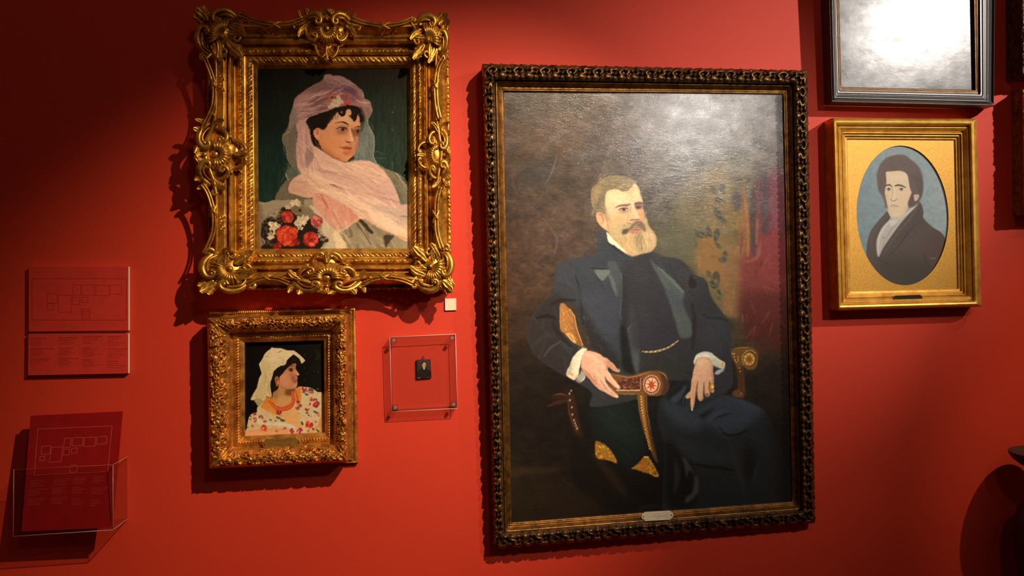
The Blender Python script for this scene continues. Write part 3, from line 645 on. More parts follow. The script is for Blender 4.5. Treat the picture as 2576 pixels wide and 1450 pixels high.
    def star(cx, cy, rx, ry, n, col, inner=.42):
        P = []
        for i in range(2 * n):
            q = 1 if i % 2 == 0 else inner
            P.append((cx + rx * q * math.cos(math.pi * i / n + .2), cy + ry * q * math.sin(math.pi * i / n + .2)))
        p.poly(P, col, .5, sm=False)
    star(1352, 424, 92, 106, 8, (128,82,26))
    for i in range(22):
        t = 6.283 * i / 22; p.ell(1360 + 124 * math.cos(t), 422 + 142 * math.sin(t), 10, 12, (224,196,130) if 8 < i < 20 else (150,112,56), .5, .9)
    for x, y in [(1075,335),(1105,335),(1100,385),(1110,440),(1135,470),(1190,570),(1200,625),(1212,992)]: p.ell(x, y, 11, 12, (222,186,128), .5, .9)
    p.st([(1165,370),(1160,410),(1172,460)], 10, (206,166,90), .6, .9)
    # head
    p.T = (1460, 430, 6.305)
    p.poly([(250,660),(180,520),(185,300),(290,190),(400,110),(560,80),(740,110),(860,180),(930,280),(975,420),(1000,600),(1040,720),(1090,880),(1180,1000),(1205,1090),(1180,1220),(1080,1290),(880,1345),(780,1345),(660,1270),(500,1060),(440,960),(330,880)], (150,128,98), 1.2)
    S = [(390,380),(450,310),(560,295),(700,320),(800,220),(860,190),(920,290),(945,400),(985,480),(990,620),(1000,700),(985,790),(900,860),(700,930),(560,960),(470,900),(420,700),(395,560)]
    p.poly(S, (206,172,132), .9)
    p.clip = p.mask(S, .9)
    p.ell(640, 420, 200, 100, (220,190,148), 8, .8); p.poly([(850,200),(930,300),(960,450),(860,440),(830,300)], (222,190,144), 4, .8)
    p.ell(600, 800, 150, 100, (208,150,104), 7, .8); p.ell(560, 620, 70, 60, (204,164,128), 5, .7)
    p.poly([(700,260),(800,230),(830,400),(720,360)], (190,160,116), 5, .7); p.poly([(960,560),(1010,640),(1000,790),(930,800),(940,680)], (196,128,82), 3, .8)
    p.ell(700, 650, 90, 50, (198,138,98), 4, .7)
    p.clip = None
    # ear
    p.poly([(255,690),(300,660),(350,690),(400,760),(440,860),(450,940),(400,930),(320,870),(265,790)], (208,150,108), .9)
    p.st([(275,700),(320,690),(360,760),(355,840)], [10,22,18,8], (150,88,58), 1.2, .8); p.ell(390, 850, 30, 50, (226,172,130), 1.6, .8); p.st([(430,850),(445,930)], 14, (150,96,66), 1.4, .7)
    # hair
    p.poly([(250,660),(200,540),(185,420),(180,300),(230,240),(300,190),(400,110),(560,78),(700,100),(800,150),(850,190),(820,240),(760,310),(680,330),(600,300),(540,290),(450,310),(400,360),(385,430),(395,560),(410,640),(380,690),(340,670),(300,655)], (112,98,68), 1)
    p.poly([(330,380),(400,330),(390,450),(330,520),(260,640),(250,520)], (84,76,58), 3, .8); p.poly([(220,300),(330,300),(300,440),(230,520),(195,420)], (142,118,80), 3, .7)
    p.dabs(110, (200,110,820,320), 130, 12, -24, [(134,118,84),(84,72,50),(150,134,98),(100,88,62),(166,150,116)], .8, .6, 45, 22)
    p.dabs(60, (200,320,400,660), 90, 12, 115, [(126,112,84),(84,76,60),(150,134,104),(104,98,82)], .8, .6, 46, 18)
    p.poly([(380,560),(440,620),(480,760),(470,840),(420,760),(400,680)], (140,128,102), 3, .75)
    # eyes & brow
    p.st([(550,600),(600,560),(680,545),(740,545),(785,530)], [10,26,36,42,26], (98,76,68), 1.6, .85)
    p.poly([(600,620),(660,590),(740,590),(770,620),(740,650),(650,650)], (132,98,78), 2, .85)
    p.ell(690, 616, 58, 24, (196,176,150), .8, .9); p.ell(688, 608, 34, 26, (54,48,48), .7); p.st([(610,625),(660,592),(740,590),(760,610)], [8,16,18,10], (66,46,42), .6, .9); p.st([(620,640),(690,652),(750,640)], [5,10,6], (150,100,78), .9, .8)
    p.poly([(850,520),(920,495),(990,510),(990,580),(940,610),(870,600)], (104,80,78), 2, .9); p.st([(860,530),(920,505),(985,515)], [24,32,18], (84,66,64), 1.4, .8); p.ell(915, 580, 34, 20, (60,48,48), 1, .85)
    p.st([(780,540),(800,600),(790,660)], [20,30,20], (176,130,100), 2.4, .7)
    # nose
    p.st([(830,530),(850,620),(880,700),(915,740)], [36,44,54,50], (222,178,138), 2.2, .85); p.st([(900,610),(940,690),(945,745)], [14,20,14], (176,112,78), 1.8, .75)
    p.ell(905, 742, 44, 34, (220,168,130), 1.8, .85); p.ell(810, 750, 44, 40, (206,148,108), 2.4, .8); p.st([(780,790),(840,780),(900,775),(945,770)], [12,22,22,12], (112,66,50), 1, .85); p.st([(770,700),(745,780),(770,850)], [6,14,8], (170,108,76), 2, .7)
    # beard
    B = [(440,960),(470,800),(520,850),(620,830),(720,850),(820,800),(960,790),(1050,760),(1085,880),(1160,980),(1205,1080),(1180,1220),(1090,1290),(960,1310),(880,1345),(790,1345),(690,1280),(600,1200),(500,1080)]
    p.poly(B, (168,146,106), 1.6, .96)
    p.clip = p.mask(B, 2)
    p.poly([(460,830),(640,850),(680,960),(520,1020)], (176,156,116), 5, .8); p.poly([(980,960),(1150,980),(1200,1090),(1150,1240),(1020,1180)], (196,168,122), 6, .85)
    p.poly([(620,1050),(820,1020),(900,1200),(860,1345),(720,1280)], (188,158,108), 6, .8); p.poly([(880,1020),(960,1000),(980,1160),(900,1240)], (136,118,88), 5, .7)
    p.dabs(200, (480,960,1190,1320), 110, 9, 80, [(204,180,136),(140,120,86),(182,158,116),(116,100,74),(218,196,152)], .7, .55, 47, 22)
    p.dabs(60, (450,820,720,1020), 80, 9, 65, [(196,176,136),(150,132,98),(170,152,116)], .7, .5, 48, 20)
    p.clip = None
    p.poly([(770,960),(830,910),(930,890),(980,940),(930,1000),(830,1000)], (176,116,96), 1.4, .9); p.st([(790,955),(870,935),(960,930)], [6,12,6], (110,62,54), .8, .85)
    p.poly([(660,1000),(690,930),(780,900),(860,810),(930,790),(1000,830),(1040,930),(1020,970),(950,900),(880,880),(800,930),(720,1000)], (104,88,68), 1.4, .95)
    p.dabs(70, (680,810,1020,960), 70, 9, 150, [(130,112,88),(74,62,50),(160,142,112),(92,78,60)], .7, .7, 49, 24); p.poly([(670,1000),(690,930),(760,930),(730,990)], (70,62,50), 1.4, .85)
    p.dabs(40, (880,960,1000,1250), 90, 10, 95, [(110,98,74),(90,80,62),(150,134,104)], .8, .6, 50, 16)
    # collar
    p.poly([(415,975),(450,1010),(540,1110),(660,1220),(740,1300),(690,1290),(560,1200),(450,1130),(420,1050)], (222,206,172), .8); p.st([(415,975),(480,1060),(600,1180)], [8,24,10], (236,222,190), 1, .8)
    # coat shoulder against head
    p.poly([(280,960),(400,960),(420,1060),(460,1150),(600,1240),(740,1340),(860,1400),(300,1420),(260,1200)], (46,52,58), 1.6, .9)
    p.st([(430,1140),(560,1240),(700,1340)], [10,30,20], (28,30,34), 1.6, .8)
    # left hand on the carved arm
    p.T = (1390, 740, 4.677)
    # chair back post with inlay
    Cb = [(85,150),(110,110),(150,125),(220,200),(260,300),(290,420),(360,600),(330,620),(240,560),(140,470),(90,400)]
    p.poly([(150,120),(230,110),(290,200),(320,330),(400,480),(460,650),(400,660),(330,560),(270,350)], (54,44,32), 1.6, .9); p.dabs(40, (200,120,420,640), 34, 8, 60, [(96,80,58),(34,28,22),(120,104,78)], .6, .6, 51, 20)
    p.poly(Cb, (148,98,48), .9); p.clip = p.mask(Cb, .7)
    p.poly([(85,150),(150,125),(200,260),(160,420),(90,400)], (160,106,54), 4, .7); p.poly([(230,260),(290,420),(360,610),(300,600)], (112,70,34), 4, .8)
    for i in range(26): p.st([(random.Random(i).uniform(100, 240), random.Random(i + 99).uniform(170, 420))] * 1 + [(random.Random(i).uniform(100, 240) + 2, random.Random(i + 99).uniform(170, 420) + 22)], 5, (206,164,104), .4, .8)
    p.clip = None
    p.st([(205,180),(255,260),(290,420),(360,605)], [6,10,10,8], (204,156,112), .7, .9); p.st([(85,150),(92,300),(95,410)], 5, (190,146,96), .6, .6)
    p.poly([(160,470),(230,480),(275,560),(260,580),(210,540)], (206,156,88), .9); p.st([(200,490),(245,545)], [10,6], (120,72,34), .8)
    for i in range(9): p.ell(150 + i * 17, 455 + abs(i - 3) * 6 + (i > 4) * (i - 4) * 12, 6, 6, (214,176,116), .4, .9)
    # cuff
    p.poly([(160,945),(200,850),(240,740),(330,655),(380,640),(405,655),(350,740),(320,860),(300,960),(260,1010),(220,1000)], (206,198,172), .8); p.poly([(330,655),(380,640),(350,740),(310,880),(270,960),(290,800)], (222,214,188), 2, .8); p.poly([(160,945),(200,860),(230,790),(220,900),(190,960)], (160,154,132), 2.4, .8)
    p.poly([(270,990),(320,940),(345,900),(390,970),(345,1035),(300,1040)], (150,148,134), 1, .95); p.st([(340,1030),(380,980)], 12, (206,202,186), .8, .8); p.st([(275,985),(320,1045)], [8,14], (90,86,78), .8, .8)
    p.poly([(205,930),(240,940),(240,965),(205,950)], (196,144,72), .7)
    # arm rest
    p.poly([(640,950),(740,940),(900,965),(1040,930),(1130,910),(1240,905),(1310,920),(1350,1000),(1370,1100),(1330,1170),(1230,1205),(1150,1200),(1060,1180),(900,1185),(760,1170),(680,1090)], (112,74,36), 1)
    p.poly([(1240,905),(1310,920),(1360,1020),(1370,1110),(1320,1175),(1280,1180),(1300,1080),(1270,960)], (70,44,34), 1.6, .9); p.st([(1250,915),(1320,950),(1345,1000)], [6,14,6], (176,140,84), .8, .8)
    p.poly([(780,1010),(880,990),(1040,985),(1045,1130),(880,1140),(780,1130)], (78,42,32), 1.6, .9)
    p.dabs(60, (790,1000,1035,1110), 30, 9, 20, [(196,132,96),(60,30,24),(216,170,134),(140,84,56)], .5, .8, 52, 60)
    p.st([(740,955),(900,985),(1050,950),(1150,915)], [6,16,16,8], (160,112,60), 1, .8); p.st([(750,1170),(900,1180),(1080,1165)], [8,18,8], (134,98,48), 1.2, .8)
    for i in range(15): p.ell(760 + i * 19, 1133 + (i % 2) * 3, 9, 8, (232,206,160), .45, .95)
    for i in range(7): p.ell(1035 + (i % 2) * 3, 1000 + i * 20, 6, 10, (206,150,112), .45, .9)
    p.ell(1165, 1070, 108, 122, (150,92,52), 1); p.ell(1165, 1070, 92, 104, (96,52,32), .8); p.ell(1165, 1070, 76, 86, (226,182,142), .8)
    star(1165, 1070, 78, 88, 8, (168,60,36), .3); p.ell(1165, 1070, 18, 20, (190,70,44), .6)
    for i in range(26):
        t = 6.283 * i / 26; p.ell(1165 + 94 * math.cos(t), 1070 + 106 * math.sin(t), 7, 8, (236,204,168), .45, .95)
    # arm post
    p.poly([(1000,1180),(1100,1185),(1120,1400),(1150,1640),(1230,1960),(1180,1900),(1100,1700),(1030,1440)], (118,80,34), 1)
    p.poly([(1085,1190),(1110,1190),(1130,1420),(1170,1650),(1240,1980),(1200,1940),(1120,1640),(1095,1400)], (72,48,24), 1.4, .85); p.st([(1100,1190),(1112,1380),(1150,1600)], 6, (170,130,60), .8, .6)
    for i in range(20):
        x = 1050 + 110 * (i / 20) ** 1.4; y = 1210 + i * 32
        p.ell(x - 9, y, 9, 13, (226,190,128) if i < 8 else (206,150,62), .45, .95, 20); p.ell(x + 12, y + 14, 8, 11, (196,116,60), .45, .9, -20); p.ell(x, y + 10, 4, 5, (70,36,20), .4, .8)
    # hand
    Hn = [(345,760),(380,680),(430,670),(520,690),(590,735),(640,760),(700,810),(760,880),(795,900),(780,920),(720,905),(660,860),(650,900),(700,980),(770,1060),(800,1110),(780,1125),(740,1100),(660,1030),(620,980),(650,1060),(720,1140),(775,1200),(765,1228),(700,1205),(640,1170),(560,1130),(500,1080),(440,1010),(380,940),(340,860)]
    p.poly(Hn, (214,168,140), .9)
    p.clip = p.mask(Hn, .8)
    p.poly([(345,760),(420,670),(560,720),(600,800),(520,860),(380,860)], (206,156,130), 5, .8); p.poly([(500,760),(600,800),(640,900),(560,950),(480,860)], (222,176,146), 5, .8)
    p.poly([(340,860),(420,920),(520,1050),(640,1180),(500,1090),(380,960)], (190,136,104), 4, .8); p.poly([(640,760),(790,890),(780,920),(660,860)], (180,124,96), 2.4, .85)
    p.poly([(600,900),(680,960),(790,1100),(760,1120),(640,1000)], (222,176,146), 2.4, .85); p.poly([(570,980),(640,1070),(770,1210),(720,1215),(620,1110)], (200,160,132), 2.4, .85)
    p.st([(620,970),(640,1050),(720,1140)], [8,20,10], (118,76,56), 1.2, .85); p.st([(640,850),(660,880),(720,960)], [8,18,8], (128,84,64), 1.4, .8); p.st([(560,1000),(590,1060),(640,1130)], [6,12,6], (160,112,88), 1.6, .7); p.st([(540,860),(560,940)], [4,14], (192,140,112), 2, .6); p.st([(450,990),(520,1060)], [6,10], (160,108,80), 1.6, .6)
    p.st([(400,720),(470,740),(540,800)], [30,60,30], (226,184,152), 4, .6); p.st([(350,880),(430,960),(510,1060)], [20,40,20], (172,116,86), 4, .7); p.st([(600,780),(640,850),(620,900)], [14,30,14], (182,128,100), 3, .6)
    p.st([(500,900),(580,1000),(690,1150)], [10,26,14], (226,184,152), 2, .7); p.st([(640,900),(700,990),(760,1080)], [12,26,14], (234,194,162), 1.6, .75); p.st([(480,940),(510,1010),(540,1070)], [6,12,6], (160,108,82), 1.6, .7)
    p.st([(670,800),(730,860),(770,895)], [10,22,12], (206,152,118), 1.6, .7)
    p.ell(770, 1085, 14, 22, (236,206,176), .9, .8, -40); p.ell(750, 1208, 22, 12, (230,204,176), .9, .8, 30)
    p.clip = None
    p.poly([(765,880),(795,885),(790,905),(770,900)], (150,140,128), .7, .8)
    p.st([(790,1100),(800,1115),(780,1128)], 8, (84,50,32), .8, .8)
    # right hand
    p.T = (1680, 840, 6.592)
    p.poly([(425,480),(450,390),(520,320),(620,296),(720,315),(800,380),(880,440),(945,480),(950,520),(920,590),(880,580),(800,545),(740,500),(690,420),(600,392),(520,400),(470,440),(445,510)], (212,210,190), .8)
    p.poly([(450,440),(540,350),(640,330),(720,400),(640,390),(520,400)], (228,222,200), 2, .8); p.poly([(690,410),(780,430),(880,500),(920,580),(800,545),(740,500)], (188,184,156), 3, .85); p.st([(520,330),(640,310),(760,370)], [8,16,8], (172,178,170), 1.6, .6)
    p.poly([(780,660),(820,610),(905,590),(925,600),(880,650),(830,678)], (176,178,172), 1, .95); p.st([(910,640),(945,580),(950,540)], [14,20,10], (120,118,124), 1, .85)
    p.poly([(900,480),(930,475),(915,560),(890,540)], (206,164,90), .9, .9); p.ell(885, 505, 14, 24, (216,170,96), .6)
    Hr = [(480,430),(540,392),(620,392),(690,430),(745,510),(750,600),(765,720),(765,830),(760,900),(770,950),(740,985),(700,960),(690,1030),(640,1050),(615,1010),(600,900),(590,1000),(585,1080),(550,1120),(510,1100),(490,1000),(475,900),(470,980),(450,1100),(430,1210),(405,1275),(385,1240),(375,1120),(372,1060),(330,1080),(290,1050),(330,990),(375,940),(390,800),(410,700),(425,600),(450,510)]
    p.poly(Hr, (214,168,132), .9)
    p.clip = p.mask(Hr, .8)
    p.ell(580, 520, 130, 110, (224,184,146), 6, .8); p.ell(580, 680, 120, 70, (222,170,138), 5, .8); p.poly([(700,450),(760,520),(770,760),(700,760),(720,600)], (190,140,104), 4, .8); p.poly([(410,620),(480,560),(440,760),(390,900)], (196,144,108), 4, .7)
    for q in [[(495,790),(485,880),(470,990),(455,1100)], [(605,800),(600,900),(595,1000),(585,1090)], [(692,780),(695,860),(690,960)]]: p.st(q, [8,26,30,16], (122,76,50), 1.4, .85)
    p.st([(430,850),(420,1000),(410,1200)], [20,40,24], (218,150,108), 2.4, .8); p.st([(400,1080),(410,1180)], [14,14], (228,186,150), 2, .7); p.st([(540,800),(530,950),(540,1080)], [30,44,30], (206,172,140), 2.6, .8); p.st([(645,790),(650,880),(650,970)], [26,36,26], (206,164,126), 2.4, .8)
    p.st([(500,470),(580,450),(650,470)], [30,70,30], (230,192,154), 4, .6); p.st([(470,560),(450,680),(430,780)], [20,40,20], (226,180,144), 4, .5); p.st([(560,600),(550,700),(540,760)], [8,20,8], (200,148,116), 3, .6); p.st([(650,600),(650,700),(648,760)], [8,18,8], (200,148,116), 3, .6)
    p.st([(740,560),(752,700),(750,820)], [16,30,20], (176,124,92), 3, .7)
    for x, y in [(440,750),(545,745),(640,740),(715,740)]: p.ell(x, y, 26, 20, (234,186,156), 2.4, .7)
    p.ell(648, 1020, 36, 34, (128,84,60), 1.4, .8); p.ell(350, 1020, 40, 34, (200,154,118), 2, .8); p.ell(560, 1090, 34, 30, (180,140,108), 2, .7)
    p.clip = None
    p.st([(398,1250),(408,1268)], 22, (232,220,206), .6, .9); p.ell(640, 1005, 16, 20, (160,130,120), .7, .8)
    p.ell(735, 870, 40, 46, (206,146,40), .7); p.ell(735, 850, 22, 16, (240,200,90), .6); p.ell(745, 890, 16, 20, (250,226,150), .5); p.ell(725, 935, 30, 24, (190,124,40), .8); p.st([(700,860),(740,832),(770,860)], 10, (150,92,20), .5)
    p.T = (0, 0, 1); p.warp(.8, 9, 7); p.warp(.3, 2.5, 8); p.brushy(.05, 6, 3, 53)
    return p
def paint_shawl():
    p = Paint(612, 853, 822, 1102, 2.5)
    p.grad([[(8,6,4),(12,9,6),(18,15,11)], [(10,8,5),(14,11,8),(20,18,14)], [(10,8,6),(12,10,8),(14,12,9)]])
    p.brushy(.2, 6, 12, 60)
    p.T = (610, 850, 5.8)
    for x, y in [(970,85),(1000,95),(1060,80),(1135,95),(905,250),(955,520),(1100,500),(1050,490),(905,615),(905,440)]: p.ell(x, y, 7, 9, (104,98,84), .6, .6)
    p.st([(1080,200),(1110,260),(1080,320)], [30,60,30], (40,38,30), 4, .5)
    # shawl
    S = [(62,1330),(95,1160),(140,1110),(205,1090),(215,1020),(270,960),(340,880),(470,900),(780,740),(850,715),(1000,735),(1090,790),(1190,860),(1200,1400),(60,1440)]
    p.poly(S, (206,182,138), .6)
    p.poly([(270,1000),(340,890),(430,900),(500,1000),(580,1140),(560,1170),(440,1110),(300,1040)], (206,134,52), 1, .95); p.poly([(380,1040),(520,1120),(570,1160),(600,1200),(560,1170),(440,1130)], (218,150,76), 1, .8)
    p.poly([(560,1060),(760,960),(840,1240),(880,1310),(760,1300),(640,1240),(600,1180)], (216,166,104), 1)
    p.poly([(770,760),(840,720),(860,800),(840,960),(820,1060),(780,940),(750,860)], (208,128,58), .8); p.st([(780,780),(800,880),(810,960)], [10,16,8], (158,62,34), .8, .8); p.st([(850,730),(850,880),(845,960)], [16,22,10], (218,150,72), 1, .7)
    p.poly([(1190,880),(1195,1400),(1130,1400),(1120,1300),(1060,1360),(980,1380),(1090,1280),(1140,1160)], (196,136,66), 1.4, .9)
    p.poly([(60,1350),(200,1340),(420,1310),(640,1330),(760,1370),(880,1390),(880,1440),(60,1440)], (214,158,108), 1, .95)
    p.poly([(205,1160),(420,1240),(560,1230),(760,1290),(740,1330),(560,1290),(380,1280),(240,1270)], (216,206,176), 1, .85)
    p.dabs(70, (860,740,1120,1330), 40, 16, 50, [(224,204,154),(196,184,132),(214,190,146),(170,164,108),(226,214,180)], .6, .7, 61, 60)
    p.dabs(60, (100,1090,560,1330), 50, 16, 20, [(214,196,154),(190,172,130),(224,210,176),(176,160,124)], .6, .6, 62, 50)
    g = random.Random(9)
    for x, y, r, c in [(900,745,46,(158,44,54)),(960,790,44,(186,96,100)),(1020,800,26,(170,70,80)),(1025,890,54,(186,70,72)),(1075,975,60,(178,48,44)),(1100,1010,44,(150,50,72)),(980,970,26,(160,60,66)),(940,1050,36,(162,50,66)),(965,1135,20,(164,56,66)),(1100,1120,40,(168,84,100)),
                       (975,1265,66,(186,48,38)),(1065,1230,22,(180,90,60)),(810,940,30,(140,36,60)),(810,1020,40,(160,66,92)),(530,1090,48,(146,46,44)),(270,1165,44,(160,74,62)),(180,1200,46,(170,86,66)),(310,1320,60,(186,60,34)),(145,1290,26,(166,96,70)),(830,1355,52,(146,44,80)),(720,1360,42,(150,46,70)),(500,1360,30,(176,90,76)),(620,1325,30,(170,90,96)),(180,1110,30,(150,50,60)),(1010,1140,30,(180,160,160)),(830,1115,18,(210,130,70)),(960,1365,26,(200,90,70)),(330,1225,30,(160,110,100))]:
        for k in range(7):
            q = g.uniform(0, 6.28); f = g.uniform(.75, 1.25)
            p.ell(x + r * .5 * math.cos(q), y + r * .5 * math.sin(q), r * g.uniform(.3, .55), r * g.uniform(.2, .4), [min(240, v * f) for v in c], .5, .85, g.uniform(0, 180))
    for x, y, r, a in [(895,795,24,0),(935,830,30,20),(1000,760,40,10),(850,990,26,60),(1060,1085,30,30),(1080,905,20,80),(520,1170,34,20),(590,1210,34,10),(560,1195,24,60),(485,1215,16,0),(410,1200,20,30),(120,1145,20,60),(115,1190,16,30),(1030,1330,24,40),(1100,1360,30,40),(75,1310,16,40),(870,1250,30,70),(940,1100,24,10)]:
        p.ell(x, y, r, r * .5, (44,66,44), .5, .85, a); p.ell(x + 6, y + 4, r * .5, r * .22, (84,104,66), .5, .7, a)
    # neck & face
    p.poly([(440,760),(520,640),(760,680),(780,760),(745,860),(730,960),(620,1000),(520,980),(450,920)], (178,130,76), .8)
    p.poly([(620,780),(700,730),(770,730),(740,820),(680,860),(640,850)], (104,64,40), 2, .85); p.poly([(460,900),(560,850),(720,860),(740,950),(600,1000),(500,970)], (202,150,92), 2, .8); p.poly([(440,780),(500,720),(520,860),(470,920)], (150,108,62), 2, .7)
    p.poly([(270,870),(360,840),(470,880),(480,960),(400,940),(330,960)], (196,130,54), 1, .8)
    p.poly([(400,640),(440,520),(560,420),(700,330),(760,250),(850,300),(860,380),(820,410),(700,440),(600,520),(540,620),(520,740),(450,800),(440,870),(410,820)], (24,15,11), .7)
    F = [(590,520),(640,460),(720,390),(780,380),(775,440),(790,480),(828,530),(822,552),(796,560),(806,590),(798,615),(802,650),(800,690),(770,735),(700,755),(620,745),(560,700),(540,640),(540,580)]
    p.poly(F, (186,126,86), .6); p.clip = p.mask(F, .6)
    p.ell(620, 620, 80, 90, (200,138,100), 5, .8); p.ell(660, 700, 70, 40, (196,130,96), 4, .7); p.poly([(700,520),(760,560),(790,640),(760,680),(720,620)], (140,86,66), 3, .75); p.ell(740, 400, 50, 34, (136,82,60), 3, .7); p.ell(660, 460, 60, 30, (168,112,74), 3, .6)
    p.st([(765,450),(790,500),(812,530)], [16,22,18], (206,150,96), 1, .85); p.ell(805, 535, 18, 14, (222,164,110), .8, .9); p.ell(790, 556, 20, 8, (110,64,46), .7, .8)
    p.clip = None
    p.st([(660,420),(700,405),(740,410)], [6,12,6], (70,40,26), .6, .8); p.poly([(680,465),(710,450),(735,465),(725,495),(695,490)], (46,26,18), .9, .9); p.st([(670,470),(700,445),(740,460)], [6,10,6], (52,28,20), .5, .9); p.ell(690, 440, 16, 6, (200,140,100), .7, .7); p.st([(770,440),(775,470)], 8, (90,52,36), .7, .7)
    p.poly([(725,600),(760,600),(795,610),(785,640),(745,635)], (130,62,54), .8); p.st([(735,612),(790,620)], [8,6], (214,190,164), .5, .9); p.st([(735,640),(790,648)], [6,6], (176,92,78), .6, .8); p.st([(720,590),(730,620)], 7, (110,62,48), .8, .7)
    p.ell(770, 700, 30, 24, (206,146,108), 1.4, .7); p.st([(560,700),(640,750),(760,745)], [6,12,6], (128,80,48), 1.2, .7)
    p.poly([(470,590),(510,560),(530,600),(525,680),(500,720),(480,660)], (160,96,66), .8); p.ell(505, 620, 12, 34, (118,64,44), .8, .8)
    p.ell(526, 656, 16, 34, (190,130,40), .5); p.ell(524, 656, 8, 24, (90,54,30), .5); p.st([(520,630),(522,670)], 8, (240,210,110), .4)
    p.dabs(24, (560,300,860,500), 90, 8, -35, [(40,26,18),(16,10,8),(56,38,26)], .6, .5, 63)
    # beads
    for arc, n, r in [([(390,930),(470,990),(560,1020),(640,1010),(720,960),(735,880),(730,800)], 20, 20), ([(430,970),(510,1040),(600,1055),(680,1030),(740,960),(745,890)], 16, 24)]:
        c = crom(arc, False, 12); L = np.r_[0, np.cumsum(np.hypot(*np.diff(c, axis=0).T))]
        for i in range(n):
            x = np.interp(L[-1] * i / (n - 1), L, c[:, 0]); y = np.interp(L[-1] * i / (n - 1), L, c[:, 1])
            p.ell(x, y, r, r * .8, (176,64,28), .5); p.ell(x - 3, y - 4, r * .7, r * .55, (216,96,48), .6, .9); p.ell(x - 5, y - 7, r * .25, r * .2, (242,150,104), .4, .8)
    # head cloth
    H = [(410,165),(425,142),(460,150),(560,155),(650,185),(750,190),(800,225),(870,285),(915,335),(890,360),(860,385),(850,350),(830,310),(780,265),(745,245),(700,280),(650,330),(630,390),(600,408),(560,410),(510,440),(450,500),(440,560),(410,640),(405,720),(430,850),(400,870),(350,845),(330,900),(300,930),(240,890),(140,918),(118,900),(150,830),(210,730),(240,600),(280,520),(240,390),(290,310),(320,240),(370,190)]
    p.poly(H, (206,190,144), .6, sm=False); p.clip = p.mask(H, .6, sm=False)
    p.poly([(245,390),(300,320),(420,420),(440,560),(400,720),(330,880),(200,880),(150,860),(280,560)], (190,172,122), 4, .7); p.poly([(430,160),(560,160),(740,200),(640,320),(480,400),(420,300)], (218,196,154), 5, .7)
    p.dabs(90, (150,160,700,900), 60, 22, 60, [(222,206,164),(176,158,112),(200,182,136),(160,144,100),(226,212,172)], 1, .5, 64, 60)
    p.st([(510,220),(540,205),(580,190)], [6,16,6], (140,120,66), .8, .8); p.st([(330,290),(370,270),(385,290)], [6,16,6], (140,126,92), .8, .7); p.st([(300,500),(340,560),(320,700)], [10,24,10], (170,150,104), 1.6, .6); p.st([(560,360),(590,370),(600,400)], [6,14,8], (150,132,90), 1, .7); p.st([(390,660),(380,760),(410,850)], [8,20,8], (164,146,100), 1.4, .7)
    p.poly([(755,190),(800,225),(915,335),(870,375),(840,310),(750,240)], (200,186,156), 1, .8); p.st([(760,195),(830,250),(912,335)], 8, (222,210,180), .6, .8)
    p.clip = None
    p.poly([(170,910),(250,890),(300,930),(270,960),(230,1000),(200,960)], (164,150,112), .8)
    p.T = (0, 0, 1); p.warp(.4, 3, 9); p.brushy(.04, 4, 3, 65)
    return p

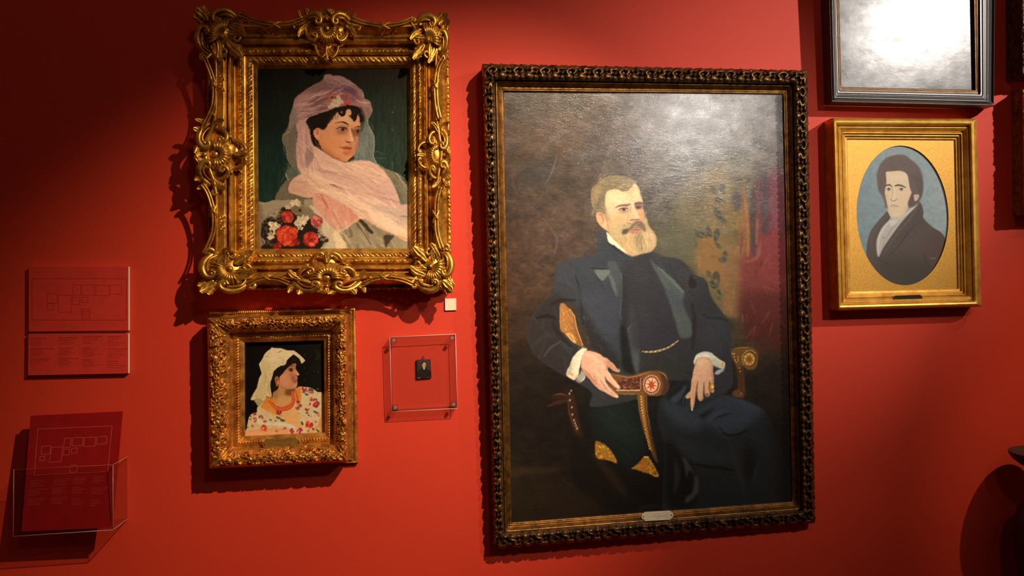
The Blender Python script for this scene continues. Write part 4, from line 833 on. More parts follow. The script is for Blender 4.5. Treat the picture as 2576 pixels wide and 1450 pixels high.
def paint_oval():
    p = Paint(2126, 350, 2412, 735, 1.6)
    p.grad([[(120,136,134),(132,146,146),(140,154,154)], [(112,130,134),(126,142,146),(146,158,160)], [(108,128,132),(122,140,144),(146,158,158)], [(104,124,126),(116,134,138),(134,148,148)], [(96,116,118),(108,124,128),(118,132,134)]])
    p.brushy(.05, 8, 8, 70)
    p.T = (2140, 350, 3.718)
    C = [(160,1120),(150,1010),(180,880),(230,800),(300,720),(350,680),(420,760),(620,610),(655,600),(680,680),(680,740),(760,820),(850,880),(890,960),(920,1200),(700,1450),(300,1420)]
    p.poly(C, (78,68,62), .9); p.clip = p.mask(C, .9)
    p.poly([(700,960),(860,930),(900,1050),(820,1180),(700,1120)], (84,60,60), 9, .8); p.poly([(250,1120),(500,1100),(760,1200),(700,1420),(300,1420)], (60,54,48), 14, .8); p.poly([(560,700),(680,640),(700,800),(560,900),(420,1060),(300,1160),(420,900)], (72,64,60), 6, .7)
    p.st([(600,800),(520,900),(440,1010),(370,1080)], [8,12,10,6], (54,48,44), 2, .8); p.st([(360,690),(290,760),(210,880),(190,1040)], [14,40,30,10], (88,78,74), 4, .5); p.st([(620,640),(560,740),(440,880),(300,1090)], [16,24,20,10], (92,82,76), 3, .5)
    p.st([(740,1115),(790,1118)], [5,7], (150,132,120), .8, .8); p.st([(360,1170),(300,1150),(250,1110)], [8,14,6], (52,46,42), 2.4, .7); p.st([(680,1060),(700,1140),(740,1200)], [8,16,8], (58,46,44), 3, .7)
    p.clip = None
    p.poly([(345,660),(380,740),(450,745),(560,660),(622,604),(615,630),(500,750),(400,880),(310,1010),(258,1105),(240,1010),(250,920),(300,820),(370,740)], (170,164,156), .9)
    p.st([(370,760),(300,850),(262,940),(258,1060)], [10,24,18,8], (190,184,174), 1.6, .8); p.st([(440,780),(360,880),(280,1040)], [12,20,8], (150,144,138), 1.6, .7); p.poly([(370,765),(440,755),(430,790),(375,815)], (192,188,178), 1, .9); p.ell(308, 925, 8, 10, (120,112,106), .6, .8)
    p.st([(345,660),(390,735),(460,740),(560,660),(620,605)], [8,22,26,24,14], (184,178,164), 1, .9)
    p.poly([(250,420),(245,330),(280,230),(340,175),(420,150),(500,150),(560,190),(630,250),(660,310),(680,420),(670,500),(650,560),(630,600),(560,640),(320,640),(330,620),(300,540),(265,490)], (94,80,74), 1.4)
    p.T = (2190, 380, 8.053)
    F = [(310,450),(330,420),(480,410),(580,400),(690,430),(750,500),(775,620),(800,760),(830,850),(800,980),(780,1100),(740,1190),(640,1310),(560,1345),(460,1340),(390,1280),(350,1180),(320,1040),(295,900),(290,800),(320,640)]
    p.poly(F, (206,184,152), .8); p.clip = p.mask(F, .8)
    p.ell(680, 920, 110, 110, (212,178,150), 6, .8); p.ell(540, 540, 180, 90, (210,190,156), 6, .8); p.poly([(290,800),(340,900),(350,1100),(420,1290),(340,1200)], (184,162,132), 4, .8); p.poly([(640,1310),(760,1160),(790,1020),(700,1160)], (190,164,134), 4, .7)
    p.clip = None
    p.poly([(870,900),(970,885),(985,920),(940,1000),(890,1010)], (200,170,146), .9); p.ell(930, 940, 20, 36, (170,138,120), 1.4, .7)
    p.st([(300,720),(330,695),(390,692),(430,725)], [14,30,34,14], (74,66,58), .8, .9); p.st([(495,710),(550,695),(630,705),(720,745)], [22,40,36,14], (74,66,58), .8, .9)
    for x in (370, 625):
        p.ell(x, 780, 54, 24, (186,170,150), .9, .9); p.ell(x, 778, 26, 26, (92,84,74), .7); p.ell(x, 778, 11, 11, (50,46,42), .5); p.st([(x - 58, 785), (x - 10, 748), (x + 50, 770)], [6,14,8], (104,90,76), .6, .85); p.st([(x - 40, 805), (x, 812), (x + 40, 800)], [5,8,5], (160,140,118), .7, .7)
    p.st([(440,740),(445,840),(415,970)], [16,14,10], (168,146,114), 1.4, .8); p.st([(470,740),(480,860),(470,960)], [20,34,40], (216,194,160), 2, .7); p.st([(405,970),(430,1010),(490,1010),(545,970)], [12,18,18,12], (140,116,96), .8, .85); p.st([(540,930),(550,970)], [6,12], (176,146,120), 1, .7)
    p.st([(400,1120),(450,1095),(500,1105),(570,1115)], [8,22,22,8], (176,134,116), .9, .85); p.st([(400,1120),(480,1125),(575,1118)], [5,9,5], (124,96,82), .6, .85); p.st([(430,1145),(490,1155),(550,1140)], [8,18,8], (198,156,136), 1, .7); p.st([(430,1185),(500,1195)], [8,12], (176,152,124), 1.6, .7)
    p.poly([(770,520),(860,560),(990,900),(980,1040),(940,1050),(870,1010),(865,900),(830,880),(800,960),(760,1050),(780,1140),(880,1080),(930,1040),(1010,980),(1060,760),(1000,500)], (84,74,68), 1.4); p.poly([(770,1040),(840,870),(880,1000),(800,1130)], (84,74,68), 1.2)
    p.poly([(290,900),(320,1040),(350,1170),(300,1110),(280,960)], (92,86,78), 1.4, .9)
    p.clip = p.mask([(250,420),(160,520),(130,440),(180,320),(280,190),(420,100),(600,85),(760,150),(900,280),(1010,360),(1060,560),(1065,740),(1000,940),(850,860),(770,540),(690,430),(480,400),(310,440),(300,760),(200,860),(150,700)], 1.5)
    p.dabs(90, (150,110,1040,420), 60, 22, 10, [(104,90,84),(80,70,64),(96,84,78)], 1.6, .5, 71, 70); p.dabs(40, (140,420,300,860), 50, 22, 80, [(100,86,82),(80,70,66)], 1.6, .5, 72, 50); p.dabs(50, (790,420,1050,860), 60, 22, 70, [(98,86,80),(76,68,62)], 1.6, .5, 73, 50)
    p.clip = None
    p.T = (0, 0, 1); p.brushy(.03, 2, 2, 74)
    return p

def paint_miniature():
    p = Paint(1042, 903, 1088, 958, 5)
    p.grad([[(58,50,48),(64,56,58),(56,48,54)], [(52,46,44),(60,52,54),(60,50,58)], [(44,38,36),(50,44,44),(52,44,48)]]); p.brushy(.12, 3, 3, 80)
    p.T = (1020, 880, 14.5)
    p.poly([(400,830),(480,760),(560,690),(610,640),(740,640),(800,700),(880,770),(960,830),(980,1080),(380,1080)], (26,20,17), .5); p.poly([(480,900),(600,760),(640,700),(680,740),(720,700),(800,800),(860,1000),(560,1000)], (34,27,23), 1.4, .6)
    p.poly([(585,530),(590,470),(640,432),(710,435),(755,480),(750,540),(735,500),(660,470),(630,500),(615,545)], (24,16,14), .4)
    p.poly([(620,540),(640,480),(690,460),(738,490),(748,550),(735,610),(710,650),(720,680),(680,735),(650,700),(630,650),(615,590),(590,560)], (202,158,104), .4); p.poly([(632,650),(720,650),(680,735)], (206,176,136), .5); p.st([(655,545),(680,550)], 8, (110,76,46), .3, .8); p.st([(710,548),(732,548)], 7, (110,76,46), .3, .8); p.st([(700,560),(708,595)], 8, (176,128,82), .4, .7); p.st([(680,618),(715,616)], 7, (160,96,70), .3, .7)
    p.poly([(440,1015),(540,1015),(545,1060),(450,1060)], (112,92,84), .5, .8); p.poly([(780,1010),(870,1005),(880,1035),(790,1040)], (96,84,88), .5, .8); p.st([(430,385),(520,400)], 16, (92,84,80), .6, .7); p.st([(400,400),(405,1040)], 14, (104,90,78), .4, .8); p.st([(540,375),(780,378)], 12, (18,14,12), .5, .8)
    p.T = (0, 0, 1)
    return p

def paint_dim():
    """old darkened canvas: what little the varnish glare leaves visible"""
    p = Paint(2070, -230, 2470, 240, 1.2)
    p.grad([[(40,36,30),(52,46,38),(44,40,34)], [(44,40,34),(70,62,50),(50,46,38)], [(40,38,32),(56,52,44),(48,46,38)], [(34,33,29),(42,40,35),(40,40,34)]])
    p.brushy(.2, 20, 14, 90); p.brushy(.1, 4, 4, 91)
    p.T = (1976, 0, 2.4167)
    p.dabs(26, (920,200,1130,440), 70, 20, -40, [(52,54,42),(66,64,52),(40,42,34)], 1.6, .7, 92, 40); p.ell(1010, 340, 90, 110, (54,56,44), 12, .7)
    p.poly([(560,-300),(720,-320),(820,-200),(800,-40),(700,40),(580,-20),(540,-160)], (108,84,62), 12, .8); p.poly([(420,120),(600,20),(800,30),(980,140),(1000,400),(400,420)], (30,28,26), 20, .7)
    for q in [[(430,0),(430,450)], [(430,452),(1100,470)], [(1085,20),(1085,470)], [(480,200),(520,420)]]: p.st(q, 3, (26,24,22), .8, .6)
    p.T = (0, 0, 1)
    return p
# ---------------------------------------------------------------- generic builders (photo-plane px + height above wall) ----
def quad_at(A, B, f):
    """quad between inner quad A (f=0) and outer quad B (f=1)"""
    return [tuple((1 - f) * np.array(a) + f * np.array(b)) for a, b in zip(A, B)]
def ring_pts(Q, n):
    """n points per side round a quad TL,TR,BR,BL; returns px,py, side, s (distance from side centre)"""
    Q = np.array(Q, float); P = []; SD = []; S = []
    for k in range(4):
        a, b = Q[k], Q[(k + 1) % 4]; u = np.arange(n) / n
        P.append(a + (b - a) * u[:, None]); SD.append(np.full(n, k)); S.append((u - .5) * np.linalg.norm(b - a))
    return np.concatenate(P), np.concatenate(SD), np.concatenate(S)
def moulding(name, inner, outer, prof, n, mat, parent, disp=None, sweep=None, tilt=0.0, step=1.6, wall_drop=True, drop_h=.002):
    """mitred frame: prof = [(f, h)] from outside to inside, disp(f, s, side)->(dh), sweep(f, s, side, L)->outward px"""
    rows = []
    for (f0, h0), (f1, h1) in zip(prof[:-1], prof[1:]):
        w = abs(f0 - f1) * np.linalg.norm(np.array(outer[0]) - np.array(inner[0])) * .72 + abs(h0 - h1) * 500
        m = max(1, int(w / step))
        rows += [(f0 + (f1 - f0) * i / m, h0 + (h1 - h0) * i / m) for i in range(m)]
    rows.append(prof[-1])
    yb = outer[2][1]; hh = outer[2][1] - outer[1][1]
    nrm = np.array([(0, -1), (1, 0), (0, 1), (-1, 0)], float)
    G = []
    for f, h in rows:
        P, SD, S = ring_pts(quad_at(inner, outer, f), n)
        L = np.array([np.linalg.norm(np.array(outer[(k + 1) % 4]) - np.array(outer[k])) for k in range(4)])[SD]
        if sweep is not None: P = P + nrm[SD] * np.asarray(sweep(f, S, SD, L))[:, None]
        dh = disp(f, S, SD, L) if disp is not None else 0
        G.append(WN(P[:, 0], P[:, 1], h + dh + tilt * (yb - P[:, 1]) / hh))
    G = np.array(G)
    if wall_drop:
        d = G[0].copy(); d[:, 1] = -drop_h
        mid = G[0] * .5 + d * .5
        G = np.concatenate([d[None], mid[None], G])
    return mk(name, *gridmesh(G, closed=True), mat, parent)
LOC = None                                    # optional local frame (x,y)->(px,py) for carved ornaments
def WL(X, Y, H):
    if LOC is not None: X, Y = LOC(np.asarray(X, float), np.asarray(Y, float))
    return WN(X, Y, H)
def tube(mb, pts, radii, h, k=8, flat=1.0, smooth=5):
    """rounded moulding along a path in the photo plane; pts px, radii px, h metres (scalar or list)"""
    P = np.array(pts, float)
    hs = np.interp(np.linspace(0, 1, len(P)), np.linspace(0, 1, np.size(h)), np.atleast_1d(h))
    P = np.c_[P, hs / MM]
    if smooth and len(P) > 2: P = crom(P, closed=False, n=smooth)
    R = np.interp(np.linspace(0, 1, len(P)), np.linspace(0, 1, np.size(radii)), np.atleast_1d(radii))
    T = np.gradient(P[:, :2], axis=0); T /= np.linalg.norm(T, axis=1)[:, None] + 1e-9
    N = np.c_[-T[:, 1], T[:, 0]]
    a = np.linspace(0, 2 * np.pi, k, endpoint=False)
    X = P[:, None, :2] + N[:, None] * (R[:, None] * np.cos(a))[..., None]
    H = P[:, None, 2] + R[:, None] * flat * np.sin(a)
    G = WL(X[..., 0], X[..., 1], H * MM)
    mb.grid(G, closed=True)
    c0 = WL(P[0, 0], P[0, 1], P[0, 2] * MM); c1 = WL(P[-1, 0], P[-1, 1], P[-1, 2] * MM)
    n0 = mb.n - G.shape[0] * k
    base = mb.n; mb.add([c0, c1], [])
    mb.F += [[base, n0 + (i + 1) % k, n0 + i] for i in range(k)] + [[base + 1, base - k + i, base - k + (i + 1) % k] for i in range(k)]
def spiral(cx, cy, r, a0, turns, d=1, r1=.18, n=14):
    t = np.linspace(0, 1, n); a = a0 + d * turns * 2 * np.pi * t; q = r * (1 - t * (1 - r1))
    return list(zip(cx + q * np.cos(a), cy + q * np.sin(a)))
def scroll(mb, cx, cy, r, a0, turns, d, w, h, rise=.006):
    """volute: a tapering spiral that climbs to its eye"""
    P = spiral(cx, cy, r, a0, turns, d)
    tube(mb, P, [w, w * .9, w * .7, w * .6], [h, h + rise * .6, h + rise], smooth=2)
    ball(mb, cx, cy, w * .8, h + rise)
def ball(mb, cx, cy, r, h, flat=.9, k=9, m=5, rx=None):
    a = np.linspace(0, 2 * np.pi, k, endpoint=False); b = np.linspace(0.02, np.pi / 2 * 1.25, m)
    rx = rx or r
    X = cx + rx * np.sin(b)[:, None] * np.cos(a); Y = cy + r * np.sin(b)[:, None] * np.sin(a); H = h + r * MM * flat * np.cos(b)[:, None] + 0 * X
    mb.grid(WL(X, Y, H), closed=True)
def leaf(mb, x, y, ang, ln, wd, h, curl=.006, lobes=4, side=0.0):
    """acanthus leaf: lobed edge, midrib groove, tip curling forward; ang in degrees"""
    n, m = 12, 9
    u = np.linspace(0, 1, n)[:, None]; v = np.linspace(-1, 1, m)[None]
    wu = wd * np.sin(np.pi * np.clip(u * .9 + .05, 0, 1)) ** .55 * (1 + .12 * np.sin(u * lobes * 2 * np.pi))
    a = math.radians(ang) + side * u
    X = x + ln * u * np.cos(a) - v * wu * np.sin(a); Y = y + ln * u * np.sin(a) + v * wu * np.cos(a)
    H = h + (wd * MM * .9) * (1 - v ** 2) * (1 - .3 * u) - wd * MM * .35 * np.exp(-(v / .18) ** 2) + curl * u ** 2.2 + wd * MM * .16 * np.cos(v * 9 + u * 6)
    mb.grid(WL(X, Y, H + 0 * X))
def shell(mb, cx, cy, r, a0, a1, h, ribs=9, rise=.012, r0=.2, bowl=1.0):
    """scallop: fan of ribs between angles a0,a1 (degrees)"""
    n, m = 12, ribs * 5 + 1
    u = np.linspace(r0, 1, n)[:, None]; v = np.linspace(0, 1, m)[None]
    a = np.radians(a0 + (a1 - a0) * v)
    rr = r * u * (1 + .07 * np.abs(np.sin(v * ribs * np.pi)) * u)
    X = cx + rr * np.cos(a); Y = cy + rr * np.sin(a)
    H = h + rise * (np.sin(np.pi * np.clip(u * .9, 0, 1)) * bowl) + .0045 * u * np.abs(np.sin(v * ribs * np.pi)) ** .7 - .006 * u ** 6
    mb.grid(WL(X, Y, H + 0 * X))
def dome(mb, cx, cy, rx, ry, h, rise, lobes=0, amp=.1, k=36, m=7, base=None, ph=0):
    a = np.linspace(0, 2 * np.pi, k, endpoint=False)[None]; u = np.linspace(0.03, 1, m)[:, None]
    q = u * (1 + amp * np.sin(lobes * a + ph) * u)
    X = cx + rx * q * np.cos(a); Y = cy + ry * q * np.sin(a); H = h + rise * (1 - u ** 2.4) + 0 * X
    if base is not None:
        X = np.concatenate([X, X[-1:]]); Y = np.concatenate([Y, Y[-1:]]); H = np.concatenate([H, np.full((1, k), base)])
    mb.grid(WL(X, Y, H), closed=True)
def canvas(name, P, Q, h, mat, parent, step, tilt=0.0, yb=0, hh=1, dense=None):
    """painted canvas: fine grid carrying the colours of the painting P"""
    Q = np.array(Q, float)
    def axis(L, lo, seg):
        o = [0.0]
        while o[-1] < L:
            x = lo + o[-1]; st = step
            if seg and seg[0] < x < seg[1]: st = step * .72
            o.append(o[-1] + st)
        o[-1] = L; return np.array(o) / L
    u = axis(Q[1][0] - Q[0][0], Q[0][0], dense and dense[:2]); v = axis(Q[3][1] - Q[0][1], Q[0][1], dense and dense[2:])
    U, V = np.meshgrid(u, v)
    X = sum(w[..., None] * q for w, q in zip([(1 - U) * (1 - V), U * (1 - V), U * V, (1 - U) * V], Q))
    px, py = X[..., 0], X[..., 1]
    G = WN(px, py, h + tilt * (yb - py) / hh)
    o = mk(name, *gridmesh(G, flip=True), mat, parent)
    c = s2l(P.sample(px.ravel(), py.ravel()))
    at = o.data.color_attributes.new('paint', 'FLOAT_COLOR', 'POINT')
    at.data.foreach_set('color', np.c_[c, np.ones(len(c))].astype(np.float32).ravel())
    return o
def plate(name, outline, h, th, mat, parent, sm=False, bev=.8):
    """flat plate of thickness th whose front stands at height h; outline px (clockwise)"""
    P = np.array(outline, float)
    if sm: P = crom(P)
    c = P.mean(0); d = c - P; d /= np.linalg.norm(d, axis=1)[:, None] + 1e-9
    A = WN(P[:, 0], P[:, 1], h); A0 = A.copy(); A0[:, 1] = -(h - th); A1 = A.copy(); A1[:, 1] = -(h - th * .25)
    G = [A0, A1, WN(P[:, 0] + d[:, 0] * bev, P[:, 1] + d[:, 1] * bev, h)]
    V = np.concatenate(G); k = len(P)
    F = [[r * k + i, r * k + (i + 1) % k, (r + 1) * k + (i + 1) % k, (r + 1) * k + i] for r in range(2) for i in range(k)] + [list(range(2 * k, 3 * k)), list(range(k))[::-1]]
    return mk(name, V, F, mat, parent, smooth=False)
def bars(name, rects, h, th, mat, parent):
    """many thin printed strokes as one printed layer; rects = list of 4-corner px quads"""
    mb = MB()
    for q in rects:
        q = np.array(q, float)
        V = np.concatenate([WN(q[:, 0], q[:, 1], h - th), WN(q[:, 0], q[:, 1], h)])
        mb.add(V, [[4, 5, 6, 7], [0, 1, 5, 4], [1, 2, 6, 5], [2, 3, 7, 6], [3, 0, 4, 7]])
    return mb.build(name, mat, parent, smooth=False)
def line(a, b, w):
    a, b = np.array(a, float), np.array(b, float); d = (b - a) / (np.linalg.norm(b - a) + 1e-9); n = np.array([-d[1], d[0]]) * w / 2
    return [a + n, b + n, b - n, a - n]
def cyl(mb, px, py, r, h0, h1, k=18, cap=True, bev=.12):
    a = np.linspace(0, 2 * np.pi, k, endpoint=False)
    c0, c1 = WN(px, py, h1).copy(), WN(px, py, h1); rm = r * MM
    ring = lambda y, q: np.stack([c1[0] + q * np.cos(a), np.full(k, -y), c1[2] + q * np.sin(a)], -1)
    G = np.array([ring(h0, rm), ring(h1 - rm * bev, rm), ring(h1, rm * (1 - bev)), ring(h1, rm * .02)])
    mb.grid(G, closed=True, flip=True)
# ---------------------------------------------------------------- look: wall colour, lamps, exposure ----
WALL_C = (198, 54, 30)
WARM = (1.0, .80, .58); NEUT = (1.0, .92, .84)
LAMPS = [
    ('spot_veil_portrait', (1.14, -1.95, 3.12), W(985, 890), 430, 41, 1.0, .02, WARM),
    ('spot_seated_man', (1.56, -2.05, 2.50), W(1760, 800), 80, 54, 1.0, .025, NEUT),
    ('spot_black_frame', (2.97, -2.05, 3.08), W(2120, 260), 330, 38, 1.0, .03, NEUT),
    ('spot_pedestal', (2.25, -1.35, 3.05), W(2720, 1080), 130, 28, .9, .02, WARM),
    ('spot_added_fill', (.7, -2.9, 3.2), W(1000, 600), 24, 120, 1.0, .12, WARM),  # added fill light, no real fixture: lifts the dim outer wall
]
AMB, AMB_C, EXPO = .06, (1.0, .42, .28), 0.0
# ---------------------------------------------------------------- materials in use ----
M_gold = metal('gilding_bright', (150, 92, 28), (218, 164, 70), .33, .76, 26)
M_gold2 = metal('gilding_warm', (150, 88, 32), (218, 156, 74), .34, .72, 34)
M_gold3 = metal('gilding_satin', (186, 130, 44), (218, 166, 70), .42, .55, 22, .12)
M_bronze = metal('bronzed_gilding', (36, 23, 13), (120, 86, 50), .32, .68, 60)
M_bronze_bed = metal('rubbed_gold_sight', (92, 60, 28), (150, 106, 48), .38, .8, 40)
M_carved_dim = metal('old_gilt', (96, 66, 30), (160, 116, 54), .42, .7, 60)
M_ebony = plain('ebonised_wood', (112, 109, 108), .42, .85)
M_slip = metal('bronze_slip', (118, 88, 58), (146, 112, 74), .42, .4, 40, .1)
M_brass = metal('engraved_brass', (190, 142, 66), (206, 158, 78), .36, .8, 40, .08)
M_silver = metal('silvered_brass', (224, 206, 172), (236, 220, 188), .5, .25, 40, .08)
M_tarnish = plain('tarnished_plate', (44, 28, 14), .4, .3)
M_ink = plain('engraved_letters', (74, 52, 22), .6)
M_ink2 = plain('engraved_letters_pale', (150, 132, 110), .6)
M_screw = plain('screw', (92, 70, 40), .4, .8)
M_white = plain('white_board', (224, 206, 176), .6)

# ---------------------------------------------------------------- 1. lady with veil: swept rococo frame ----
T1 = thing('framed_portrait', 'large ornate gilt rococo frame with portrait of a woman in pink veil and flowers', 'painting')
Q1 = [(648, 174), (1025, 173), (1027, 625), (652, 626.5)]
R1 = [(540, 62), (1097, 64), (1102, 701), (543, 702)]          # swept rail
S1 = [(520, 54), (1128, 56), (1136, 728), (526, 729)]          # back edge of the case (at its own height)
def prof_bumps(f, s, side, L):
    s = np.asarray(s); o = np.zeros_like(s)
    if .335 < f < .475:                                        # egg and rosette row
        P = 20.4; k = np.floor(s / P + .5); x = s - k * P; y = (f - .405) * 109
        e = np.clip(1 - (x / 7.2) ** 2 - (y / 5.6) ** 2, 0, 1); rim = np.exp(-(((x / 8.6) ** 2 + (y / 7) ** 2) - 1) ** 2 / .05)
        odd = (k.astype(int) % 2 != 0)
        ang = np.arctan2(y, x); rr = np.hypot(x, y)
        rose = np.clip(1 - (rr / 6.5) ** 2, 0, 1) * (.6 + .4 * np.cos(5 * ang)) + .6 * np.clip(1 - (rr / 2.6) ** 2, 0, 1)
        o = np.where(odd, rose * .0026, np.sqrt(e) * .0036) + rim * .0013 + .0014 * np.clip(1 - (np.abs(x - np.sign(x) * 10.2) / 1.6) ** 2, 0, 1) * np.clip(1 - (y / 4) ** 2, 0, 1)
    elif .13 < f < .265:                                       # water-leaf row
        v = (f - .1975) / .0675
        o = .0013 * np.sin((s * .62 + v * 4.2 + 2.2 * np.sin(s * .085)) * 1.0) * (1 - v * v) + .0013 * np.sin(s * .31 + v * 2.5 + 1.5 * np.sin(s * .14)) * (1 - v * v)
    elif .72 < f < .97:                                        # flower sprays on the panel
        v = (f - .84) * 109; b = np.abs(np.abs(s) - L * .27)
        for dx, dy in ((0, 0), (8, 4), (-8, 3), (14, -3), (-13, -4), (20, 1)):
            o = o + .003 * np.clip(1 - ((np.abs(s) - L * .27 - dx) ** 2 + (v - dy) ** 2) / 14, 0, 1)
    return o
def sweep1(f, s, side, L):
    u = np.abs(s) / (L / 2)                                    # 0 mid side .. 1 corner
    bul = 30 * np.exp(-((u - 1.03) / .17) ** 2) + np.where(side % 2 == 1, 8, 0) * 0
    mid = np.exp(-(u / (.19)) ** 2)
    amp = np.choose(side, [28, 14, 26, 36]); cor = np.choose(side, [.95, .75, .85, 1.05])
    w = max(0.0, (f - .70) / .30) ** 1.3 if f <= 1 else max(0.0, 1 - (f - 1) / .25)
    return (bul * cor + amp * mid) * min(w, 1.0)
def build_case1():
    n = 380
    prof = [(1.0, .092), (.955, .092), (.90, .080), (.80, .066), (.72, .064), (.70, .058), (.695, .074), (.65, .079), (.60, .074), (.555, .066), (.55, .056), (.49, .056), (.478, .063), (.405, .067), (.33, .060), (.325, .054), (.275, .052), (.268, .0535), (.1975, .0545), (.125, .048), (.12, .0465), (.105, .047), (.0, .031)]
    f = moulding('frame_moulding', Q1, R1, prof, n, M_gold, T1, prof_bumps, sweep1, wall_drop=True, drop_h=.02)
    # case behind the swept rail: sloping gilt shoulder with a carved edge
    def edge(f, s, side, L):
        s = np.asarray(s)
        if f > .9 : return .0018 * np.sin(s * .55 + 1.2 * np.sin(s * .11) + 9 * (f - .95)) + .0012 * np.sin(s * .27)
        return 0 * s
    def swp(f, s, side, L): return (1.4 * np.sin(s * .5 + np.sin(s * .11))) * (1 if f > .95 else 0)
    moulding('back_case', R1, S1, [(1.0, .018), (1.0, .044), (.93, .048), (.80, .046), (.76, .040), (.70, .043), (.30, .060), (.05, .072), (.0, .072)], 300, M_gold, T1, edge, swp, drop_h=.001)
build_case1()
def local(cx, cy, ax, ay, bx, by):
    """local a,b axes in px"""
    return lambda X, Y: (cx + X * ax + Y * bx, cy + X * ay + Y * by)
def corner_ornament(ox, oy, ix, iy, name='corner_ornament'):
    global LOC
    LOC = local(ox, oy, (ix - ox) / 120, 0, 0, (iy - oy) / 120)
    m = MB(); H = .088
    dome(m, 56, 56, 54, 54, .066, .030, 5, .10, base=.05, ph=.8)
    dome(m, 98, 98, 26, 26, .060, .020, 5, .12, base=.05)
    shell(m, 66, 66, 46, 150, 300, H, 11, .016)
    ball(m, 66, 66, 9, H + .006, 1.0)
    for sw in (False, True):
        q = (lambda P: [(y, x) for x, y in P]) if sw else (lambda P: P)
        one = (lambda x, y: (y, x)) if sw else (lambda x, y: (x, y))
        d = -1 if sw else 1
        tube(m, q([(46, 112), (24, 104), (8, 86), (4, 64), (12, 46), (26, 44), (32, 56), (22, 62)]), [3, 8, 9.5, 9, 8, 6, 4.5, 4], [.074, H, H + .006, H + .01, H + .012, H + .014])
        tube(m, q([(38, 104), (20, 92), (15, 72), (18, 58)]), [2, 3.2, 3.2, 2], [H, H + .010, H + .012, H + .012])
        x, y = one(24, 53); ball(m, x, y, 6, H + .012)
        tube(m, q([(100, 46), (112, 34), (122, 22), (118, 12), (108, 14), (112, 21)]), [5, 6.5, 6, 5, 4, 3], [.078, H, H + .004, H + .006])
        tube(m, q([(96, 52), (108, 58), (112, 70), (104, 78), (96, 72), (101, 66)]), [5, 5.5, 5, 4, 3.4, 3], [.08, .086, .09, .09])
        x, y = one(76, 40); leaf(m, x, y, 10 if not sw else 80, 56, 13, .082, .010, 4, .3 if not sw else -.3)
        x, y = one(70, 54); leaf(m, x, y, 24 if not sw else 66, 50, 11, .084, .006, 3, -.4 if not sw else .4)
        x, y = one(46, 26); leaf(m, x, y, -25 if not sw else 115, 48, 12, .082, .008, 4, .5 if not sw else -.5)
        x, y = one(40, 20); leaf(m, x, y, 200 if not sw else 250, 34, 11, .084, .008, 3, .5 if not sw else -.5)
        for k, (x, y) in enumerate([(82, 88), (92, 82), (104, 92), (88, 100), (112, 104)]):
            X, Y = one(x, y); ball(m, X, Y, 5.5, .082, .9)
        x, y = one(60, 14); ball(m, x, y, 4.5, .09)
    leaf(m, 30, 30, 225, 42, 15, H, .012, 3); leaf(m, 78, 78, 45, 54, 15, .084, .006, 4)
    for a in range(5): leaf(m, 100, 100, 20 + a * 72, 15, 6, .084, .004, 2)
    ball(m, 100, 100, 5, .088)
    LOC = None
    return m.build(name, M_gold, T1)
def side_cartouche(cx, cy, ax, ay, bx, by, name='side_cartouche', H=.088):
    """a runs along the side, +b points outward"""
    global LOC
    LOC = local(cx, cy, ax, ay, bx, by)
    m = MB()
    dome(m, 0, 4, 72, 48, .064, .026, 6, .08, base=.05); dome(m, 0, -34, 34, 26, .058, .018, 4, .14, base=.05)
    a0 = math.degrees(0)
    shell(m, 0, 12, 38, 165, 375, H - .002, 13, .015, .30)
    ball(m, 0, 14, 11, H, .5); 
    for d in (-1, 1):
        t = lambda P: [(d * x, y) for x, y in P]
        tube(m, t([(84, 14), (74, 34), (56, 50), (36, 54), (20, 44), (20, 30), (32, 28), (34, 38), (27, 38)]), [3, 8, 9.5, 9.5, 8, 6.5, 5, 4, 3.5], [.074, H, H + .008, H + .012, H + .014, H + .016])
        tube(m, t([(70, 24), (54, 40), (38, 44), (29, 37)]), [2, 3, 3, 2], [H, H + .012, H + .016, H + .016])
        tube(m, t([(66, 16), (62, -6), (48, -18), (34, -14), (32, -2), (42, 2), (45, -6)]), [4, 6, 6.5, 6, 5, 4, 3.4], [.08, .088, .092, .094, .094])
        ball(m, d * 40, -7, 5, .094)
        tube(m, t([(44, -28), (36, -34), (34, -44), (26, -58), (14, -64), (8, -56), (14, -52)]), [3, 5, 5.5, 5.5, 5, 4, 3], [.076, .08, .084, .084])
        ball(m, d * 46, -26, 6, .08); ball(m, d * 13, -56, 4.5, .082)
        leaf(m, d * 52, 40, 60 if d > 0 else 120, 30, 11, H, .008, 3); leaf(m, d * 60, 22, -18 if d > 0 else 198, 44, 12, .082, .008, 4, -.5 * d)
        leaf(m, d * 30, 48, 150 if d > 0 else 30, 32, 10, H + .004, .008, 3); leaf(m, d * 66, 34, 14 if d > 0 else 166, 36, 9, .082, .008, 3, .6 * d)
        tube(m, t([(86, 16), (96, 22), (104, 20), (102, 12), (97, 14)]), [3.5, 4.5, 4.5, 3.6, 3], [.08, .09, .092])
    leaf(m, 0, -34, -90, 34, 9, .082, .006, 3); ball(m, 0, -44, 5, .084); ball(m, 0, 40, 7, H + .004); leaf(m, 0, 36, 90, 26, 8, H, .010, 2)
    LOC = None
    return m.build(name, M_gold, T1)
corner_ornament(492, 20, 612, 148); corner_ornament(1127, 34, 1036, 152); corner_ornament(1139, 735, 1037, 618); corner_ornament(504, 736, 638, 628)
side_cartouche(554, 388, .03, .98, -1.0, 0); side_cartouche(1092, 390, .02, .9, .62, 0, H=.078)
side_cartouche(822, 84, .80, .02, 0, -.94); side_cartouche(822, 688, 1.08, 0, 0, .80)
